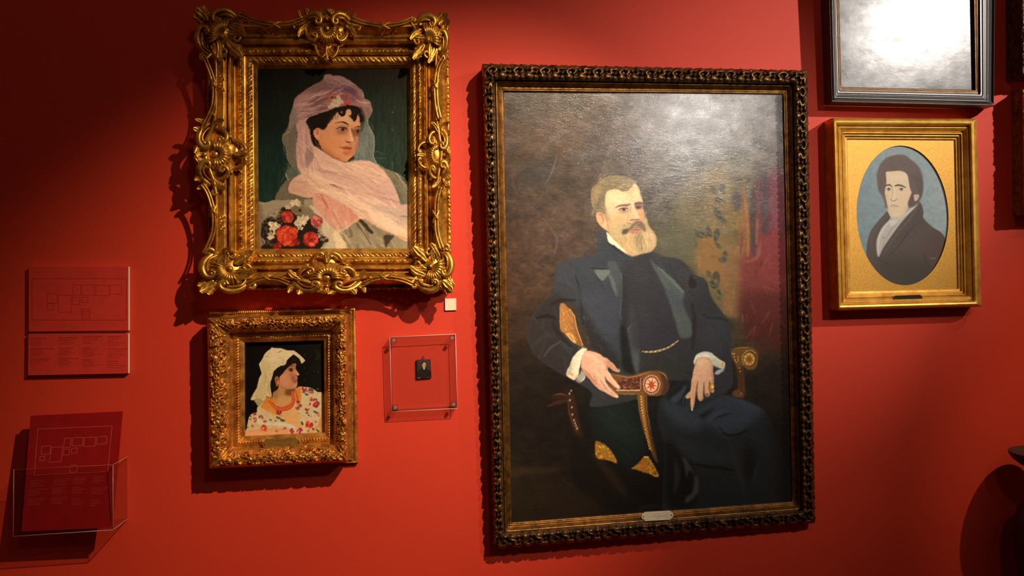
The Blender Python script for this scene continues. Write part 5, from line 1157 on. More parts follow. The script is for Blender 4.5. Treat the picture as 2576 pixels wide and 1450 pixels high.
def rail1():
    """reeded rail with crossed ribbons along the swept outline, eight runs"""
    runs = [[(606, 36), (640, 52), (690, 61), (732, 58), (762, 46)], [(884, 46), (920, 58), (965, 64), (1010, 58), (1040, 46)],
            [(1113, 148), (1101, 172), (1096, 215), (1098, 262), (1106, 300)], [(1107, 470), (1099, 500), (1097, 545), (1100, 590), (1112, 628)],
            [(1040, 716), (1010, 704), (965, 699), (935, 704), (915, 714)], [(728, 714), (700, 703), (670, 700), (645, 704), (622, 716)],
            [(512, 640), (528, 610), (538, 575), (537, 530), (524, 486), (508, 462)], [(506, 330), (522, 300), (537, 262), (538, 210), (522, 160), (508, 136)]]
    for r in runs:
        m = MB(); P = np.array(r, float); c = P[len(P) // 2]; T = np.gradient(P, axis=0); N = np.c_[-T[:, 1], T[:, 0]] / np.linalg.norm(T, axis=1)[:, None]
        for off, w in ((-4, 3.2), (3, 2.6)): tube(m, P + N * off, [w, w], .096)
        d = (P[-1] - P[0]) / np.linalg.norm(P[-1] - P[0]); nn = np.array([-d[1], d[0]])
        for sg in (-1, 1):
            for k in (-3, 3): tube(m, [c - d * 14 * sg - nn * 9 + d * k, c + d * k * .2, c + d * 14 * sg + nn * 9 + d * k], [1.6, 2, 1.6], [.095, .1, .095])
        m.build('ribbon_rail', M_gold, T1)
rail1()
canvas('canvas', paint_veil(), [(646, 172), (1027, 171), (1029, 627), (650, 628.5)], .0295, oil('oil_veil', 1.0, .6, .08, (1100, .2, .0008), (90, .12, .002)), T1, .85)

# ---------------------------------------------------------------- 2. woman with shawl: foliage frame ----
T2 = thing('framed_portrait', 'small square gilt foliage frame with profile of a smiling woman in white headscarf', 'painting')
Q2 = [(616.8, 863), (813.8, 857.5), (816, 1087.7), (617.4, 1097.6)]
F2 = [(521, 800), (874, 790), (875, 1163), (526, 1180)]
B2 = [(526, 784), (894, 775), (901, 1165), (530, 1183)]
def relief_band(n, m, seed):
    """carved acanthus scrollwork as a height map, n px along, m px across (2 samples per px)"""
    g = random.Random(seed); H = np.zeros((m * 2, n * 2))
    Y, X = np.mgrid[0:m * 2, 0:n * 2]
    def stroke(P, r0, r1, a):
        P = crom(P, False, 4) * 2
        for i in range(len(P) - 1):
            (ax, ay), (bx, by) = P[i], P[i + 1]; r = 2 * (r0 + (r1 - r0) * i / len(P))
            x0, x1, y0, y1 = int(min(ax, bx) - r - 1), int(max(ax, bx) + r + 2), int(min(ay, by) - r - 1), int(max(ay, by) + r + 2)
            x0, y0 = max(x0, 0), max(y0, 0); x1, y1 = min(x1, n * 2), min(y1, m * 2)
            if x1 <= x0 or y1 <= y0: continue
            xx, yy = X[y0:y1, x0:x1], Y[y0:y1, x0:x1]; dx, dy = bx - ax, by - ay
            t = np.clip(((xx - ax) * dx + (yy - ay) * dy) / (dx * dx + dy * dy + 1e-6), 0, 1)
            d = np.hypot(xx - ax - t * dx, yy - ay - t * dy) / r
            np.maximum(H[y0:y1, x0:x1], a * np.sqrt(np.clip(1 - d * d, 0, 1)), out=H[y0:y1, x0:x1])
    x = 6.0; k = 0
    while x < n + 10:
        cy = m * (.34 if k % 2 else .64); d = 1 if k % 2 else -1
        stroke(spiral(x, cy, 12, g.uniform(0, 6), 1.15, d, .2, 10), 3.4, 2.2, 1.0)
        stroke([(x - 2, cy), (x + .5, cy)], 4, 4, 1.1)
        for q in range(4):
            a = g.uniform(0, 6.28); l = g.uniform(9, 17)
            stroke([(x + 11 * math.cos(a), cy + 11 * math.sin(a)), (x + (11 + l * .5) * math.cos(a + .25), cy + (11 + l * .5) * math.sin(a + .25)), (x + (11 + l) * math.cos(a + .8), cy + (11 + l) * math.sin(a + .8))], 3.6, 1.4, g.uniform(.65, 1.0))
        oy = m * (.85 if k % 2 else .14)
        for q in range(5): stroke([(x + q * 4 - 8, oy), (x + q * 4 - 5 + d * 2, oy + d * 6)], 2.2, 1.4, .75)
        if k % 3 == 0: stroke([(x + 10, m * .5), (x + 13, m * .5)], 4.5, 4, .9)
        x += 17; k += 1
    for q in range(n // 5):
        a = g.uniform(0, 6.28); xx, yy = g.uniform(0, n), g.uniform(0, m)
        stroke([(xx, yy), (xx + 5 * math.cos(a), yy + 5 * math.sin(a)), (xx + 8 * math.cos(a + .6), yy + 8 * math.sin(a + .6))], 2.4, 1.2, .6)
    return gblur(H, .8)
RB = relief_band(200, 56, 5)
def lookup(R, x, y):
    x = np.clip(x * 2, 0, R.shape[1] - 1.01); y = np.clip(np.broadcast_to(y, x.shape) * 2, 0, R.shape[0] - 1.01)
    xi, yi = x.astype(int), y.astype(int); fx, fy = x - xi, y - yi
    return (R[yi, xi] * (1 - fx) + R[yi, xi + 1] * fx) * (1 - fy) + (R[yi + 1, xi] * (1 - fx) + R[yi + 1, xi + 1] * fx) * fy
def disp2(f, s, side, L):
    s = np.asarray(s)
    if .40 < f <= .985:
        v = (f - .40) / .585; c = (L / 2 - np.abs(s))                    # distance from the corner
        o = lookup(RB, np.abs(s), np.float64(v * 55)) * .0112
        cv = c - (1 - f) * 96 * .9
        fan = np.exp(-(np.clip(cv, 0, 99) / 15) ** 2)                     # long corner leaves
        o = o * (1 - fan) + fan * .008 * np.abs(np.sin((cv * .2) + v * 2.6 - .4 * v * v))
        return o * np.sin(np.pi * np.clip(v, .04, .96)) ** .35
    if .14 < f < .265:
        v = (f - .2) / .065
        return .0026 * np.abs(np.sin(s * .44 + v * .9)) ** .8 * (1 - v * v)
    return 0 * s
moulding('frame_moulding', Q2, F2, [(1.0, .062), (.985, .074), (.93, .080), (.72, .081), (.52, .068), (.41, .055), (.40, .050), (.33, .044), (.29, .046), (.27, .046), (.2, .048), (.14, .044), (.13, .042), (.03, .036), (.02, .036), (0, .024)], 300, M_gold2, T2, disp2, step=1.3, drop_h=.03)
def rope2(f, s, side, L):
    s = np.asarray(s); return .0022 * np.abs(np.sin(s * .62 + 10 * f)) if .72 < f < .99 else 0 * s
moulding('back_frame', [(535, 812), (866, 802), (867, 1152), (540, 1170)], B2, [(1.0, .010), (.98, .013), (.86, .015), (.72, .013), (.70, .010), (.62, .012), (.40, .024), (.1, .03), (0, .03)], 240, M_gold2, T2, rope2, drop_h=.001)
canvas('canvas', paint_shawl(), [(614, 861), (816, 855), (818.5, 1090), (615, 1100)], .0225, oil('oil_shawl', 1.05, .5, .12, (1100, .12, .0006), (140, .15, .0015)), T2, .62)
def nameplate(T, P, h, mat, ink, rows, name='nameplate'):
    """bevel-ended plate P = left,right centre px + half height; rows = [(dx0,dx1,dy,size)] of engraving"""
    (x0, y0), (x1, y1), r = P
    d = np.array([x1 - x0, y1 - y0]); L = np.linalg.norm(d); d /= L; n = np.array([-d[1], d[0]])
    pt = lambda a, b: tuple(np.array([x0, y0]) + d * a + n * b)
    e = r * .62
    out = [pt(e + 2, -r), pt(L - e - 2, -r), pt(L - e, -r * .72), pt(L - e * .35, -r * .5), pt(L, 0), pt(L - e * .35, r * .5), pt(L - e, r * .72), pt(L - e - 2, r), pt(e + 2, r), pt(e, r * .72), pt(e * .35, r * .5), pt(0, 0), pt(e * .35, -r * .5), pt(e, -r * .72)]
    p = plate(name, out, h, .0015, mat, T, bev=.6)
    for q in (e * .8, L - e * .8):
        m = MB(); cyl(m, *pt(q, 0), 1.5, h - .0005, h + .0008, 10); m.build('screw', M_screw, p)
    g = random.Random(3); R = []
    for a0, a1, b, hgt in rows:
        a = a0
        while a < a1:
            w = hgt * g.uniform(.45, .8)
            if g.random() > .14:
                R.append(line(pt(a, b - hgt / 2), pt(a, b + hgt / 2), .35)); 
                k = g.choice([0, 1, 2])
                if k != 1: R.append(line(pt(a, b - hgt / 2), pt(a + w * .7, b - hgt / 2), .35))
                if k != 0: R.append(line(pt(a + w * .6, b - hgt / 2), pt(a + w * .6, b + hgt / 2), .35))
                if k == 2: R.append(line(pt(a, b + hgt / 2), pt(a + w * .7, b + hgt / 2), .35))
            a += w + .5
    if R: bars('engraving', R, h + .0002, .0003, ink, p)
    return p
nameplate(T2, ((659, 1119), (757, 1113.5), 13.2), .058, M_brass, M_ink, [(30, 76, -7.2, 1.9), (45, 59, -2.6, 1.5), (32, 70, 3.4, 3.0), (44, 56, 9.0, 1.9)])

# ---------------------------------------------------------------- 3. seated man: dark knurled frame ----
T3 = thing('framed_portrait', 'tall dark bronzed frame with portrait of bearded man seated in inlaid armchair', 'painting')
Q3 = [(1267, 231), (1969, 238), (1992, 1262), (1288, 1314.5)]
F3 = [(1214, 160), (2031, 177), (2051, 1317), (1242, 1383)]
TILT3 = .03
def knurl_tile():
    """one repeat of the pierced scroll pattern, 52 px long, 36 px deep"""
    n, m = 52, 36; H = np.zeros((m * 2, n * 2)); Y, X = np.mgrid[0:m * 2, 0:n * 2]
    def stroke(P, r, a):
        P = crom(P, False, 5) if len(P) > 2 else np.array(P, float)
        for k in (-n, 0, n):
            for (ax, ay), (bx, by) in zip(P[:-1], P[1:]):
                ax2, ay2, bx2, by2 = (ax + k) * 2, ay * 2, (bx + k) * 2, by * 2; dx, dy = bx2 - ax2, by2 - ay2
                t = np.clip(((X - ax2) * dx + (Y - ay2) * dy) / (dx * dx + dy * dy + 1e-6), 0, 1)
                d = np.hypot(X - ax2 - t * dx, Y - ay2 - t * dy) / (2 * r)
                np.maximum(H, a * np.sqrt(np.clip(1 - d * d, 0, 1)), out=H)
    stroke([(3, 31), (8, 22), (3, 12), (12, 5), (21, 10), (17, 18)], 3.8, .85)
    stroke([(27, 31), (30, 20), (39, 15), (37, 6), (48, 6)], 4.2, .9)
    for x, y, q in [(7, 26, 9), (20, 28, 6.5), (33, 26, 9.5), (46, 27, 7)]: stroke([(x, y), (x + .5, y + 3)], q, 1.0)
    for x, y, q in [(28, 9, 4.2), (47, 16, 4)]: stroke([(x, y), (x + .3, y)], q, .95)
    return gblur(H, 1.1)
KT = knurl_tile()
def knurl(f, s, side, L):
    s = np.asarray(s)
    if .42 < f < .985:
        v = (.985 - f) / .565; x = np.mod(s / 1.28 * np.where(side < 2, 1, -1), 52)
        return .0165 * lookup(KT, x, np.float64(v * 35.4)) * np.sin(np.pi * np.clip(v, .04, .9)) ** .25
    return 0 * s
def knurl_edge(f, s, side, L): return (.9 * np.sin(s * .24) + .6 * np.sin(s * .5)) * (1 if f > .9 else 0)
moulding('frame_moulding', Q3, F3, [(1.0, .034), (.985, .044), (.93, .047), (.70, .048), (.56, .046), (.46, .043), (.42, .041), (.41, .034), (.33, .033)], 900, M_bronze, T3, knurl, knurl_edge, TILT3, step=1.2)
def sight(f, s, side, L): return 0 * np.asarray(s)
moulding('sight_edge', Q3, quad_at(Q3, F3, .38), [(1.0, .036), (.96, .038), (.86, .037), (.55, .026), (.42, .0225), (.38, .024), (.28, .0245), (.24, .0205), (.20, .022), (.1, .0215), (.06, .019), (0, .0155)], 60, M_bronze_bed, T3, None, None, TILT3, step=1.2, wall_drop=False)
canvas('canvas', paint_armchair(), [(1264, 228), (1972, 235), (1995, 1265), (1286, 1318)], .0155, oil('oil_armchair', 1.3, .6, .12, (420, .28, .001), (60, .22, .0018), (1, 1, 2.6), 1.0, .19, .06, 1.7), T3, 1.35, TILT3, 1317, 1140, (1390, 1860, 440, 1050))
nameplate(T3, ((1613, 1301), (1695, 1296.5), 11.5), .040, M_silver, M_ink2, [(31, 49, -5.4, 1.6), (23, 62, .4, 2.6), (37, 47, 5.6, 2.0)])

# ---------------------------------------------------------------- 4. oval portrait ----
T4 = thing('framed_portrait', 'smooth gold frame with oval portrait of a curly haired man in dark coat', 'painting')
Q4 = [(2131, 351), (2402, 353), (2410, 727), (2140, 733)]
F4 = [(2093, 297.5), (2457, 299), (2469, 772), (2106, 782)]
moulding('frame_moulding', Q4, F4, [(1.0, 0.0460), (.985, 0.0580), (.93, 0.0680), (.84, 0.0720), (.74, 0.0700), (.66, 0.0620), (.64, 0.0560), (.60, 0.0580), (.58, 0.0600), (.44, 0.0540), (.36, 0.0460), (.35, 0.0480), (.31, 0.0500), (.27, 0.0470), (.26, 0.0420), (.20, 0.0440), (.15, 0.0420), (.14, 0.0380), (.03, 0.0370), (0, 0.0320)], 80, M_gold3, T4, step=1.0)
OM = .0325
CX4, CY4, RX4, RY4 = 2270.5, 542.5, 115.5, 176
def oval_mat():
    a = np.linspace(0, 2 * np.pi, 145)[:-1]
    ex = CX4 + RX4 * np.cos(a) + (np.sin(a)) * 5; ey = CY4 + RY4 * np.sin(a)
    Q = np.array([(2128, 348), (2405, 350), (2413, 730), (2137, 736)], float)
    ou = []
    for x, y in zip(ex, ey):                                   # outer edge point on the same ray
        d = np.array([x - CX4, y - CY4]); best = 9
        for k in range(4):
            p, q = Q[k], Q[(k + 1) % 4]; e = q - p; den = d[0] * e[1] - d[1] * e[0]
            if abs(den) < 1e-9: continue
            t = ((p[0] - CX4) * e[1] - (p[1] - CY4) * e[0]) / den; u = ((p[0] - CX4) * d[1] - (p[1] - CY4) * d[0]) / den
            if t > 0 and -1e-6 <= u <= 1 + 1e-6: best = min(best, t)
        ou.append((CX4 + d[0] * best, CY4 + d[1] * best))
    ou = np.array(ou); E = np.c_[ex, ey]
    G = np.array([WN(*(ou.T), OM), WN(*((ou * .5 + E * .5).T), OM), WN(*(E.T), OM), WN(ex - np.cos(a) * .6, ey - np.sin(a) * .6, OM - .002), WN(ex - np.cos(a) * .8, ey - np.sin(a) * .8, OM - .0052)])
    m, t, b = nt('gilt_spandrel'); n = noise(t, 300, 6, .8); r = ramp(t, n.outputs['Fac'], [(.35, tuple(s2l((172, 120, 36)))), (.65, tuple(s2l((214, 162, 66))))]); t.links.new(r.outputs['Color'], b.inputs['Base Color']); setb(b, Roughness=.5, Metallic=.5); bump(t, b, n.outputs['Fac'], .3, .0015)
    return mk('oval_mat', *gridmesh(G, closed=True), m, T4, smooth=False)
oval_mat()
canvas('canvas', paint_oval(), [(2142, 356), (2395, 356), (2402, 728), (2149, 730)], OM - .0048, oil('oil_oval', 1.0, .6, .25, (1100, .12, .0006), (120, .08, .001)), T4, .95)
nameplate(T4, ((2247, 751), (2321, 748.5), 6.6), .056, M_tarnish, M_tarnish, [])

# ---------------------------------------------------------------- 5. black frame, dark canvas under glare ----
T5 = thing('framed_painting', 'black lacquered frame with dark old canvas lost in bright glare', 'painting')
TILT5 = .012
Q5 = [(2107, -205), (2444, -215), (2452, 226), (2117, 219)]
F5 = [(2079, -250), (2506, -262), (2500, 267), (2092, 257)]
P5 = [(1.0, .040), (.985, .060), (.95, .063), (.93, .063), (.925, .059), (.90, .061), (.80, .066), (.70, .068), (.66, .068), (.65, .063), (.63, .066), (.44, .068), (.42, .062), (.40, .067), (.30, .067), (.28, .061), (.225, .063)]
def right_slope(f, s, side, L): return np.where(np.asarray(side) == 1, -.018 * np.clip((f - .62) / .3, 0, 1) + .012 * np.clip((f - .95) / .03, 0, 1), 0)
moulding('frame_moulding', Q5, F5, P5, 60, M_ebony, T5, right_slope, None, TILT5, step=1.0)
moulding('inner_slip', Q5, quad_at(Q5, F5, .23), [(1.0, .062), (.85, .0625), (.3, .059), (.25, .060), (0, .050)], 40, M_slip, T5, None, None, TILT5, step=1.0, wall_drop=False)
canvas('canvas', paint_dim(), [(2104, -208), (2447, -218), (2456, 229), (2114, 222)], .0495, oil('oil_dim', .9, .5, .3, (700, .15, .0005), (60, .12, .0012), (1, 1, 1.5), 1.0, .24, .08), T5, 2.0, TILT5, 267, 530)

# ---------------------------------------------------------------- 6-7. frames that enter at the right edge ----
def edge_frame(T, F, Q, mat, seed, hgt=.062):
    rb = relief_band(160, 40, seed)
    w = np.linalg.norm(np.array(F[0]) - np.array(Q[0])) * .71
    def dd(f, s, side, L):
        s = np.asarray(s)
        return lookup(rb, np.abs(s) % 158, np.float64(np.clip(f, 0, .99) * 39)) * .006 if .1 < f < .97 else 0 * s
    moulding('frame_moulding', Q, F, [(1.0, hgt - .03), (.97, hgt - .008), (.85, hgt), (.6, hgt - .004), (.3, hgt - .016), (.1, hgt - .022), (0, hgt - .03)], 150, mat, T, dd, step=1.8)
T6 = thing('framed_painting', 'gilt carved frame cut off by the right edge, beside the oval portrait', 'painting')
edge_frame(T6, [(2569, 224), (2790, 228), (2795, 530), (2573, 541)], [(2612, 270), (2748, 272), (2752, 486), (2615, 494)], M_carved_dim, 8, .07)
def plain_canvas(T, Q, h, c1, c2):
    p = Paint(min(q[0] for q in Q) - 4, min(q[1] for q in Q) - 4, max(q[0] for q in Q) + 4, max(q[1] for q in Q) + 4, .5)
    p.grad([[c1, c2], [c2, c1]]); p.brushy(.25, 30, 24, 3)
    canvas('canvas', p, Q, h, oil('oil_' + T.name, 1, .5, .3), T, 3)
plain_canvas(T6, [(2610, 268), (2750, 270), (2754, 488), (2613, 496)], .041, (46, 38, 28), (30, 28, 24))
T7 = thing('framed_painting', 'dark gilt frame cut off by top right corner, next to the black frame', 'painting')
edge_frame(T7, [(2566, -160), (2800, -166), (2800, 188), (2568, 192)], [(2616, -110), (2755, -112), (2755, 140), (2618, 144)], M_bronze, 9, .09)
plain_canvas(T7, [(2614, -112), (2757, -114), (2757, 142), (2616, 146)], .061, (40, 34, 28), (26, 24, 22))
# ---------------------------------------------------------------- 8. clear case with the miniature ----
M_acr = acrylic('clear_acrylic', (.96, .96, .96)); M_edge = acrylic('acrylic_edge', (.94, .93, .92), .08); M_rim = plain('acrylic_rim_painted_glow', (226, 196, 186), .3)  # rim colour imitates light glowing out of the acrylic edges
M_steel = plain('brushed_steel', (140, 128, 120), .5, .5)
CQ = [(980.7, 849), (1145.8, 841), (1150.8, 1028), (985.7, 1036.6)]
T8 = thing('acrylic_case', 'clear acrylic case bolted over the tiny miniature portrait on red wall', 'display case')
CH = .036
plate('front_panel', CQ, CH, .0035, M_acr, T8, bev=.5)
def side_wall(i):
    a, b = np.array(CQ[i]), np.array(CQ[(i + 1) % 4]); c = np.mean(CQ, 0)
    A, B = WN(*a, CH - .0036), WN(*b, CH - .0036); ins = lambda p, k: p + (WN(*c, CH) - p) * np.array([k, 0, k])
    V = []
    for p in (A, B):
        for q in (p, ins(p, .03)):
            for y in (-(CH - .0036), -.0002): V.append((q[0], y, q[2]))
    V = np.array(V)
    F = [[0, 1, 5, 4], [2, 6, 7, 3], [0, 4, 6, 2], [1, 3, 7, 5], [0, 2, 3, 1], [4, 5, 7, 6]]
    return mk('side_panel', V, F, M_edge, T8, smooth=False)
for i in range(4): side_wall(i)
for i in range(4):
    a_, b_ = CQ[i], CQ[(i + 1) % 4]; m = MB(); tube(m, [a_, ((a_[0] + b_[0]) / 2, (a_[1] + b_[1]) / 2), b_], [.62, .62], CH - .001, k=6, smooth=0); m.build('painted_edge_glow', M_rim, T8)  # opaque pale tubes paint the glow of light piped to the edges
for x, y in [(990.6, 857), (1137.6, 851), (1141, 1019), (994, 1026.7)]:
    m = MB(); cyl(m, x, y, 4.2, .0325, CH + .004, 20); b = m.build('bolt', M_steel, T8, smooth=False)
    plate('spacer', [(x - 5, y - 6), (x + 7, y - 6.5), (x + 7.5, y + 5.5), (x - 4.5, y + 6)], .0318, .0296, M_acr, b, bev=.6)
# ---- miniature, hung by a ring inside the case
T9 = thing('miniature_portrait', 'tiny dark miniature of a man in black hanging inside the clear case', 'miniature')
MQ = [(1047.5, 906.5), (1083, 905), (1085.5, 951), (1048.5, 954)]
M_mini = plain('blackened_copper', (40, 30, 26), .45, .3)
plate('backing', MQ, .008, .0065, M_mini, T9, bev=.4)
canvas('portrait', paint_miniature(), [(1048.5, 907.3), (1082.2, 905.8), (1084.5, 950.2), (1049.5, 953.2)], .0086, oil('oil_miniature', 1.0, .4, .4), T9, .45)
m = MB(); P = [(1065.5 + 2.2 * math.cos(a), 901.5 + 2.6 * math.sin(a)) for a in np.linspace(0, 6.283, 14)]; tube(m, P, [.5, .5], .007, k=6, smooth=0); m.build('hanging_ring', M_mini, T9)
m = MB(); cyl(m, 1065.5, 897.5, .9, .0005, .011, 10); m.build('hook', M_mini, T9)

# ---------------------------------------------------------------- 10. blank white plate under the veil portrait ----
o = plate('white_plate', [(1119, 752), (1147.5, 751), (1148, 781), (1119.5, 782)], .006, .0059, M_white, None, bev=.6); tag(o, 'small square white plate below right corner of the veil portrait', 'label')

# ---------------------------------------------------------------- 11-12. wall signs ----
M_sign, t_, b_ = nt('sign_face_red'); n_ = noise(t_, 40, 3); r_ = ramp(t_, n_.outputs['Fac'], [(.3, tuple(s2l((196, 50, 38)))), (.7, tuple(s2l((208, 56, 44))))]); t_.links.new(r_.outputs['Color'], b_.inputs['Base Color']); setb(b_, Roughness=.45)
M_print = plain('sign_print', (146, 26, 18), .5)
def sign(name, Q, label):
    T = thing(name, label, 'sign')
    Q = [tuple(q) for q in Q]
    plate('foam_board', Q, .0145, .013, M_white, T, bev=.3)
    plate('face', [(Q[0][0], Q[0][1]), (Q[1][0], Q[1][1]), (Q[2][0], Q[2][1]), (Q[3][0], Q[3][1])], .0156, .001, M_sign, T, bev=.2)
    return T
Z = lambda x, y: (x / 4.53, 640 + y / 4.53)
TS = sign('plan_sign', [(72, 671), (322.5, 671), (322.5, 832), (72, 834.5)], 'upper red wall sign printed with a floor plan of rooms')
R = []
def rect(x0, y0, x1, y1, w=1.1, zz=Z):
    P = [zz(x0, y0), zz(x1, y0), zz(x1, y1), zz(x0, y1)]
    for i in range(4): R.append(line(P[i], P[(i + 1) % 4], w))
def dotrect(x0, y0, x1, y1, zz=Z): rect(x0, y0, x1, y1, 1.0, zz); c = zz((x0 + x1) / 2, (y0 + y1) / 2); R.append(line((c[0] - .8, c[1]), (c[0] + .8, c[1]), 1.6))
rect(365, 278, 1440, 750)
for q in [(832, 352, 922, 462), (932, 352, 1078, 466), (1094, 352, 1246, 470), (1256, 350, 1390, 455), (540, 450, 650, 560), (668, 466, 812, 660), (826, 488, 908, 572), (930, 490, 1004, 550)]: dotrect(*q)
rect(540, 562, 610, 634); 
for i in range(5): R.append(line(Z(930, 625 + i * 26), Z(1024, 622 + i * 26), 1.0))
R.append(line(Z(935, 620), Z(925, 742), 1.0)); R.append(line(Z(1018, 620), Z(1028, 742), 1.0))
bars('printed_plan', R, .0159, .0003, M_print, TS)
TS2 = sign('text_sign', [(71, 841), (322, 840), (322, 940), (70, 945)], 'lower red wall sign with four columns of small text')
def text_cols(cols, zz, lw, seed):
    g = random.Random(seed); out = []
    for rows in cols:
        for (x0, x1, y, bold, sl) in rows:
            x = x0
            while x < x1 - 4:
                w = g.uniform(12, 46) * lw
                e = min(x1, x + w); out.append(line(zz(x, y + sl * (x - x0)), zz(e, y + sl * (e - x0)), (1.7 if bold else 1.0) * lw)); x = e + g.uniform(4, 8) * lw
    return out
def block(x, ws, y, dy, sl=-.005): return [(x, x + w, y + i * dy, i == 0, sl) for i, w in enumerate(ws)]
C1 = [block(350, [180, 120, 110, 130, 110], 958, 19) + block(348, [265, 130, 175, 150, 90], 1078, 19) + block(346, [235, 220, 120, 130, 70], 1195, 19),
      block(668, [220, 205, 130, 190, 120], 950, 19) + block(668, [165, 130, 150, 185, 110], 1072, 19) + block(668, [220, 110, 160, 100, 125], 1190, 19),
      block(950, [215, 180, 160, 130, 115], 942, 19) + block(948, [90, 170, 130, 120, 215, 130], 1066, 19) + block(946, [110, 140, 110, 225, 135], 1205, 18),
      block(1228, [152, 130, 70, 195, 145], 940, 24) + block(1226, [222, 175, 130, 200, 140], 1080, 24) + block(1226, [110, 130, 222, 135], 1222, 24)]
bars('printed_text', text_cols(C1, Z, 1.0, 4), .0159, .0003, M_print, TS2)

# ---------------------------------------------------------------- 13-14. acrylic leaflet holder and leaflets ----
M_hold = acrylic('holder_acrylic', (.97, .94, .93), .05); M_holde = plain('holder_edge_painted_glow', (196, 150, 128), .25, 0, .6)  # second material: pale colour painted for the light in the edges
HH = .098
FQ = [(34.5, 1182), (284, 1170), (284, 1334), (33, 1350.5)]
T10 = thing('leaflet_holder', 'clear acrylic wall pocket holding red leaflets below the signs', 'leaflet holder')
plate('front_panel', FQ, HH, .003, M_hold, T10, bev=.3)
def slab(name, pts, h0, h1, mat, T):
    """thin wall running from the front panel back to the wall along a px segment of the front"""
    a, b = [WN(*p, HH) for p in pts]
    return a, b
def box_between(name, A, B, y0, y1, off, mat, T):
    """A,B world points on the front plane; extruded from depth y0 to y1, thickness vector off"""
    V = []
    for p in (A, B):
        for o in (0, 1):
            for y in (y0, y1): V.append((p[0] + off[0] * o, -y, p[2] + off[1] * o))
    return mk(name, V, [[0, 1, 5, 4], [2, 6, 7, 3], [0, 4, 6, 2], [1, 3, 7, 5], [0, 2, 3, 1], [4, 5, 7, 6]], mat, T, smooth=False)
fw = [WN(*p, HH) for p in FQ]
box_between('side_panel', fw[1], fw[2], .0002, HH - .0031, (-.003, 0), M_hold, T10)
box_between('side_panel', fw[0], fw[3], .0002, HH - .0031, (.003, 0), M_hold, T10)
box_between('bottom_panel', fw[3] + np.array([.0031, 0, 0]), fw[2] - np.array([.0031, 0, 0]), .0002, HH - .0031, (0, .003), M_hold, T10)
for (i, j) in ((1, 2), (0, 3), (3, 2), (0, 1)):                  # pale strips: light gathered in the panel edges, painted as colour
    m = MB(); tube(m, [FQ[i], ((FQ[i][0] + FQ[j][0]) / 2, (FQ[i][1] + FQ[j][1]) / 2), FQ[j]], [.9, .9] if (i, j) != (0, 1) else [.35, .35], HH - .0015, k=6, smooth=0); m.build('painted_edge_glow', M_holde, T10)
for P in (fw[2], fw[1]):  # same painted edge glow, running back towards the wall
    a_ = np.linspace(0, 2 * np.pi, 6, endpoint=False)
    m = MB(); m.grid(np.array([[(P[0] + .0009 * math.cos(t), -h, P[2] + .0009 * math.sin(t)) for t in a_] for h in (HH - .004, .003)]), closed=True); m.build('painted_edge_glow', M_holde, T10)
M_card, t_, b_ = nt('leaflet_red'); n_ = noise(t_, 30, 3); r_ = ramp(t_, n_.outputs['Fac'], [(.3, tuple(s2l((140, 16, 18)))), (.7, tuple(s2l((150, 20, 20))))]); t_.links.new(r_.outputs['Color'], b_.inputs['Base Color']); setb(b_, Roughness=.28)
M_cline = plain('leaflet_line', (204, 96, 84), .5)
Y5 = lambda x, y: (x / 3.625, 1000 + y / 3.625)
def leaflet(top, bot, th, name='leaflet'):
    """card leaning in the pocket: top, bot = ((xl,yl,h),(xr,yr,h))"""
    c = [WN(*q) for q in (top[0], top[1], bot[1], bot[0])]
    nn = np.cross(c[1] - c[0], c[3] - c[0]); cm = np.array([0, -DIST, CAMZ]); dr = c[2] - cm
    c[2] = cm + dr * np.dot(c[0] - cm, nn) / np.dot(dr, nn)      # keep the card flat
    if 'CARD' not in globals(): globals()['CARD'] = (c[0], nn)
    n = np.array([0, th, 0.0])
    V = c + [p + n for p in c]
    return mk(name, V, [[0, 1, 2, 3], [7, 6, 5, 4], [0, 4, 5, 1], [1, 5, 6, 2], [2, 6, 7, 3], [3, 7, 4, 0]], M_card, None, smooth=False)
TOP = ((*Y5(278, 170), .058), (*Y5(1092, 132), .058)); BOT = ((*Y5(196, 1225), .090), (*Y5(1008, 1190), .090))
for i in range(3):
    th = .0012; d = .0035 * i + (.004 if i else 0)
    tp = tuple((x + (3.5 if i else 0) + 1.6 * i, y - .4 * i, h - d) for x, y, h in TOP); bt = tuple((x + 2.5 * i, y - 3.2 * i, h - d) for x, y, h in BOT)
    L = leaflet(tp, bt, th if i < 2 else .004)
    tag(L, ['front red leaflet in the acrylic pocket, printed with pale plan and text', 'middle red leaflet of the acrylic pocket, just behind the printed one', 'rearmost red leaflet of the acrylic pocket, nearest the wall'][i], 'leaflet', 'leaflets in the wall pocket')
    if i == 0: LEAF = L
def on_card(x, y):
    """zoom px -> point on the front leaflet"""
    p0, nn = CARD; a, b = Y5(x, y); cm = np.array([0, -DIST, CAMZ]); dr = WN(a, b, .05) - cm
    q = cm + dr * np.dot(p0 - cm, nn) / np.dot(dr, nn); return q + (cm - q) / np.linalg.norm(cm - q) * .0005
def cbars(name, segs, w, mat, parent):
    mb = MB()
    for a, b in segs:
        q = line(a, b, w); V = []
        for x, y in q: V.append(on_card(x, y))
        mb.add(V, [[0, 1, 2, 3]])
    return mb.build(name, mat, parent, smooth=False)
seg = []
def crect(P):
    for i in range(4): seg.append((P[i], P[(i + 1) % 4]))
crect([(345, 290), (1022, 262), (982, 680), (312, 712)])
